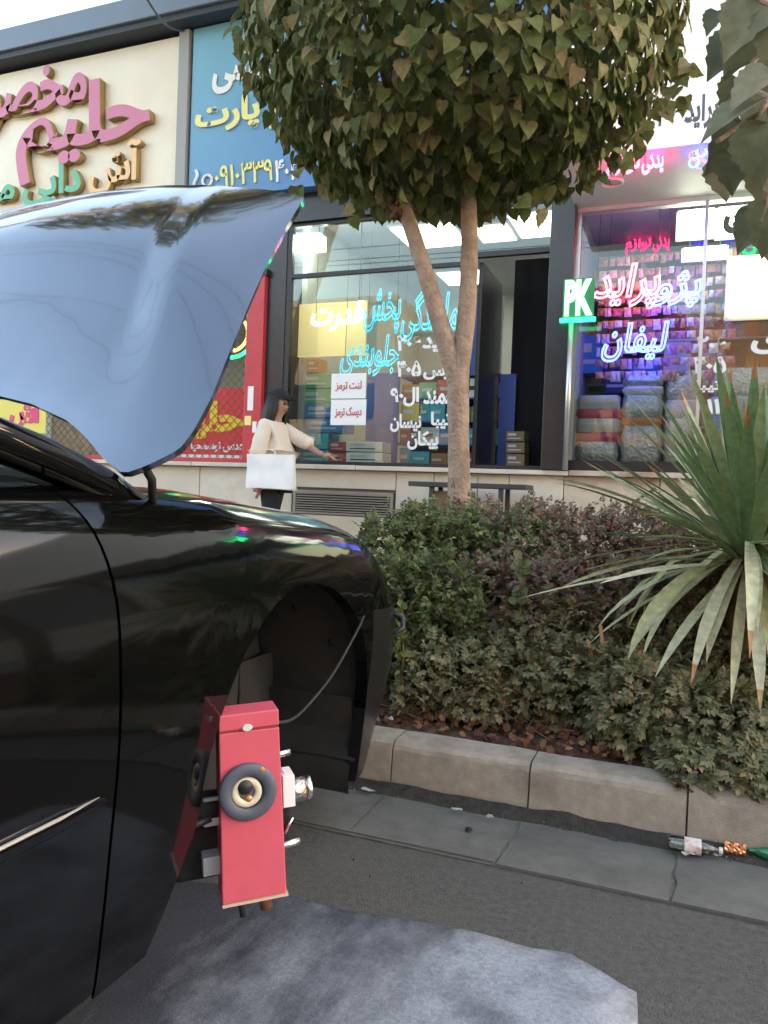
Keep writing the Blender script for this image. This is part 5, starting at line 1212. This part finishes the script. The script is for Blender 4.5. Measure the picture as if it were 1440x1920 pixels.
# ------------------------------------------------------------------ yucca
M_yg = leafmat('yucca_green', [(0, (.10,.17,.075)), (.5, (.17,.25,.11)), (1, (.27,.30,.15))], .42, .12, .4)
M_yp = leafmat('yucca_pale', [(0, (.33,.34,.16)), (.5, (.48,.47,.26)), (1, (.58,.55,.38))], .5, .15, .3)
M_yd = leafmat('yucca_dry', [(0, (.30,.15,.06)), (1, (.48,.30,.15))], .8, .1, .1)
YC = at(1402, 1030, 2.62)
yu = thing('yucca', (YC.x, YC.y, .13), 'large yucca with stiff green swords above and drooping pale leaves below', 'plant')
MB().tube([(YC.x+.02, YC.y+.02, .1), (YC.x+.01, YC.y+.01, .45), (YC.x, YC.y, YC.z+.05)], [.06, .065, .05], 12).build('trunk', mat('yucca_trunk', (.14,.07,.035), .95, var=.5, vscale=30, bump=1, bscale=50), yu)
def blade(az, el, L, W, bend, m_, twist=0, fold=.35):
    """sword leaf: azimuth, starting elevation, length, width, downward bend along its length"""
    n = 9; p = YC+Vector((math.cos(az), math.sin(az), 0))*.03+Vector((0, 0, random.uniform(-.05, .04))); e = el; L_ = L/n; C = []; ki = random.randint(4, 7); kink = random.uniform(.3, 1.0) if random.random() < .18 and m_ is not M_yg else 0; dry = n-1 if random.random() < .3 else n

    for i in range(n+1):
        e -= kink if i == ki else 0; C.append((p.copy(), e)); d = Vector((math.cos(az)*math.cos(e), math.sin(az)*math.cos(e), math.sin(e))); p = p+d*L_; e = max(e-bend/n*(.4+1.2*i/n), -1.5)
    sd_ = Vector((-math.sin(az), math.cos(az), 0)); v = []; f = []
    for i, (q, e) in enumerate(C):
        t = i/n; w = W*(.55+.9*t if t < .5 else 1.0-(t-.5)**2*.2)*(1 if t < .6 else max(.02, 1-((t-.6)/.4)**1.8))
        nrm = Vector((-math.cos(az)*math.sin(e), -math.sin(az)*math.sin(e), math.cos(e))); tw_ = twist*t; s = sd_*math.cos(tw_)+nrm*math.sin(tw_); nn = nrm*math.cos(tw_)-sd_*math.sin(tw_)
        v += [q+s*w*.5+nn*fold*w*.3, q+s*w*.25+nn*fold*w*.08, q, q-s*w*.25+nn*fold*w*.08, q-s*w*.5+nn*fold*w*.3]
    for i in range(n):
        for j in range(4): a = 5*i+j; f.append((a, a+1, a+6, a+5))
    mb = MB().add(v, f, 0, True); mb.mi = [1 if q >= dry*4 else 0 for q in range(len(f))]; mb.build('leaf', [m_, M_yd], yu)
for k in range(90):
    el = R_(random.triangular(22, 88, 60)); blade(k*2.39996+random.uniform(-.2, .2), el, random.uniform(.44, .63)*(1 if el > .8 else .98), random.uniform(.032, .042), random.uniform(.02, .3), M_yg, random.uniform(-.3, .3))
for k in range(64): blade(k*2.39996+random.uniform(-.25, .25), R_(random.uniform(-12, 36)), random.uniform(.46, .68), random.uniform(.026, .038), random.uniform(.0, .55), M_yp if random.random() < .6 else M_yg, random.uniform(-.5, .5))
for k in range(64): blade(k*2.39996+random.uniform(-.25, .25), R_(random.uniform(-40, 8)), random.uniform(.36, .58), random.uniform(.030, .046), random.uniform(.4, 1.35), M_yp, random.uniform(-.7, .7))
for k in range(10): blade(random.uniform(0, 6.28), R_(random.uniform(-70, -10)), random.uniform(.10, .24), random.uniform(.02, .034), random.uniform(.2, 1.2), M_yd, random.uniform(-1, 1))

# ------------------------------------------------------------------ litter in the gutter
GY = 2.045
def bottle(name, px, py, L, r, body, cap, band, label, flip=1):
    c = atz(px, py, r+.012); t = thing(name, (c.x, c.y, .012), label, 'bottle'); ax = Vector((flip, .06, 0)).normalized(); o = Vector((c.x, c.y, .012+r))-ax*L/2
    MB().lathe([(.001, 0), (r*.8, 0), (r, .006), (r*.97, L*.25), (r, L*.5), (r*.98, L*.66), (r*.55, L*.82), (r*.36, L*.87), (r*.36, L*.95)], o, ax, 20).build('bottle_body', body, t)
    if cap: MB().lathe([(r*.42, L*.93), (r*.42, L), (.001, L)], o, ax, 14).build('bottle_cap', cap, t)
    if band: MB().lathe([(r*1.005, L*.3), (r*1.012, L*.31), (r*1.012, L*.6), (r*1.005, L*.61)], o, ax, 20).build('bottle_label', band, t)
    return t
M_pet = glassmat('clear_plastic', (.80,.78,.72), 1.6, .06)
lm = mat('bottle_label', (.7,.66,.62), .4, stain=(.6,.12,.08), stain_amt=.9, sscale=60)
bottle('plastic_bottle', 1303, 1587, .125, .019, M_pet, mat('cap_white', (.6,.55,.5), .4), lm, 'crushed clear plastic bottle with a red and white label in the gutter')
bottle('glass_bottle', 1455, 1604, .13, .016, mat('green_glass', (.01,.16,.05), .1, coat=1), None, None, 'green bottle lying against the kerb at the right edge', -1)
c = atz(1378, 1596, .02); cn = thing('crushed_can', (c.x, c.y, .012), 'small copper coloured crushed can between the two bottles', 'can')
P = [[(c.x+t, c.y+(.013+.003*math.sin(5*a+t*300))*math.cos(a), .027+(.013+.003*math.sin(5*a+t*300))*math.sin(a)) for a in np.linspace(0, 2*math.pi, 17)] for t in np.linspace(-.024, .024, 8)]
MB().grid(P, smooth=False).add(P[0][:-1], [tuple(range(16))]).add(P[-1][:-1], [tuple(range(16))[::-1]]).build('can_body', mat('copper_foil', (.7,.32,.16), .3, metal=.8), cn, fixn=True)
M_scrap = mat('paper_scrap', (.42,.41,.39), .8)
def scrap(px, py, w, h, label, m_=M_scrap, Z=.018):
    c = atz(px, py, Z); P = [[(c.x+w*(i/3-.5)+random.uniform(-.1, .1)*w, c.y+h*(j/2-.5)+random.uniform(-.15, .15)*h, Z+random.uniform(0, .008)) for j in range(3)] for i in range(4)]
    o = MB().grid(P, smooth=False, flip=True).build('paper_scrap', m_); s = o.modifiers.new('t', 'SOLIDIFY'); s.thickness = .001; return tag(o, label, 'litter')
scrap(690, 1482, .035, .014, 'white paper scrap in the gutter just right of the bumper'); scrap(855, 1519, .028, .010, 'white paper scrap in the gutter midway along the first kerb stone'); scrap(918, 1533, .02, .008, 'tiny pale scrap left of the open kerb joint')
scrap(1290, 1603, .03, .016, 'pale crumpled wrapper under the clear bottle'); scrap(1345, 1605, .016, .012, 'bluish scrap between the clear bottle and the can'); scrap(732, 1349, .014, .02, 'white scrap on the soil behind the kerb', Z=.162)
c = atz(879, 1555, .014); tag(MB().lathe([(.001, .006), (.008, .004), (.010, 0)], (c.x, c.y, .013), (0,0,1), 8).build('pebble', M_bay), 'dark pebble on the pale gutter slab', 'pebble')
mb = MB()
for k in range(260):
    if random.random() < .85: x, y, z = random.uniform(-1.0, 1.2), 2.075+random.gauss(0, .015), .008
    else: x, y, z = random.uniform(-.9, 1.2), random.uniform(1.45, 1.78), .003
    s = random.uniform(.0008, .0024); mb.box(x-s, x+s, y-s*.8, y+s*.8, z-.004, z+s*1.2, random.randrange(3), s*.3)
tag(mb.build('grit', [mat('grit_grey', (.16,.15,.14), .9), M_soil, mat('grit_pale', (.2,.19,.17), .9)]), 'grit and crumbs scattered over the asphalt and gutter', 'grit', kind='stuff')
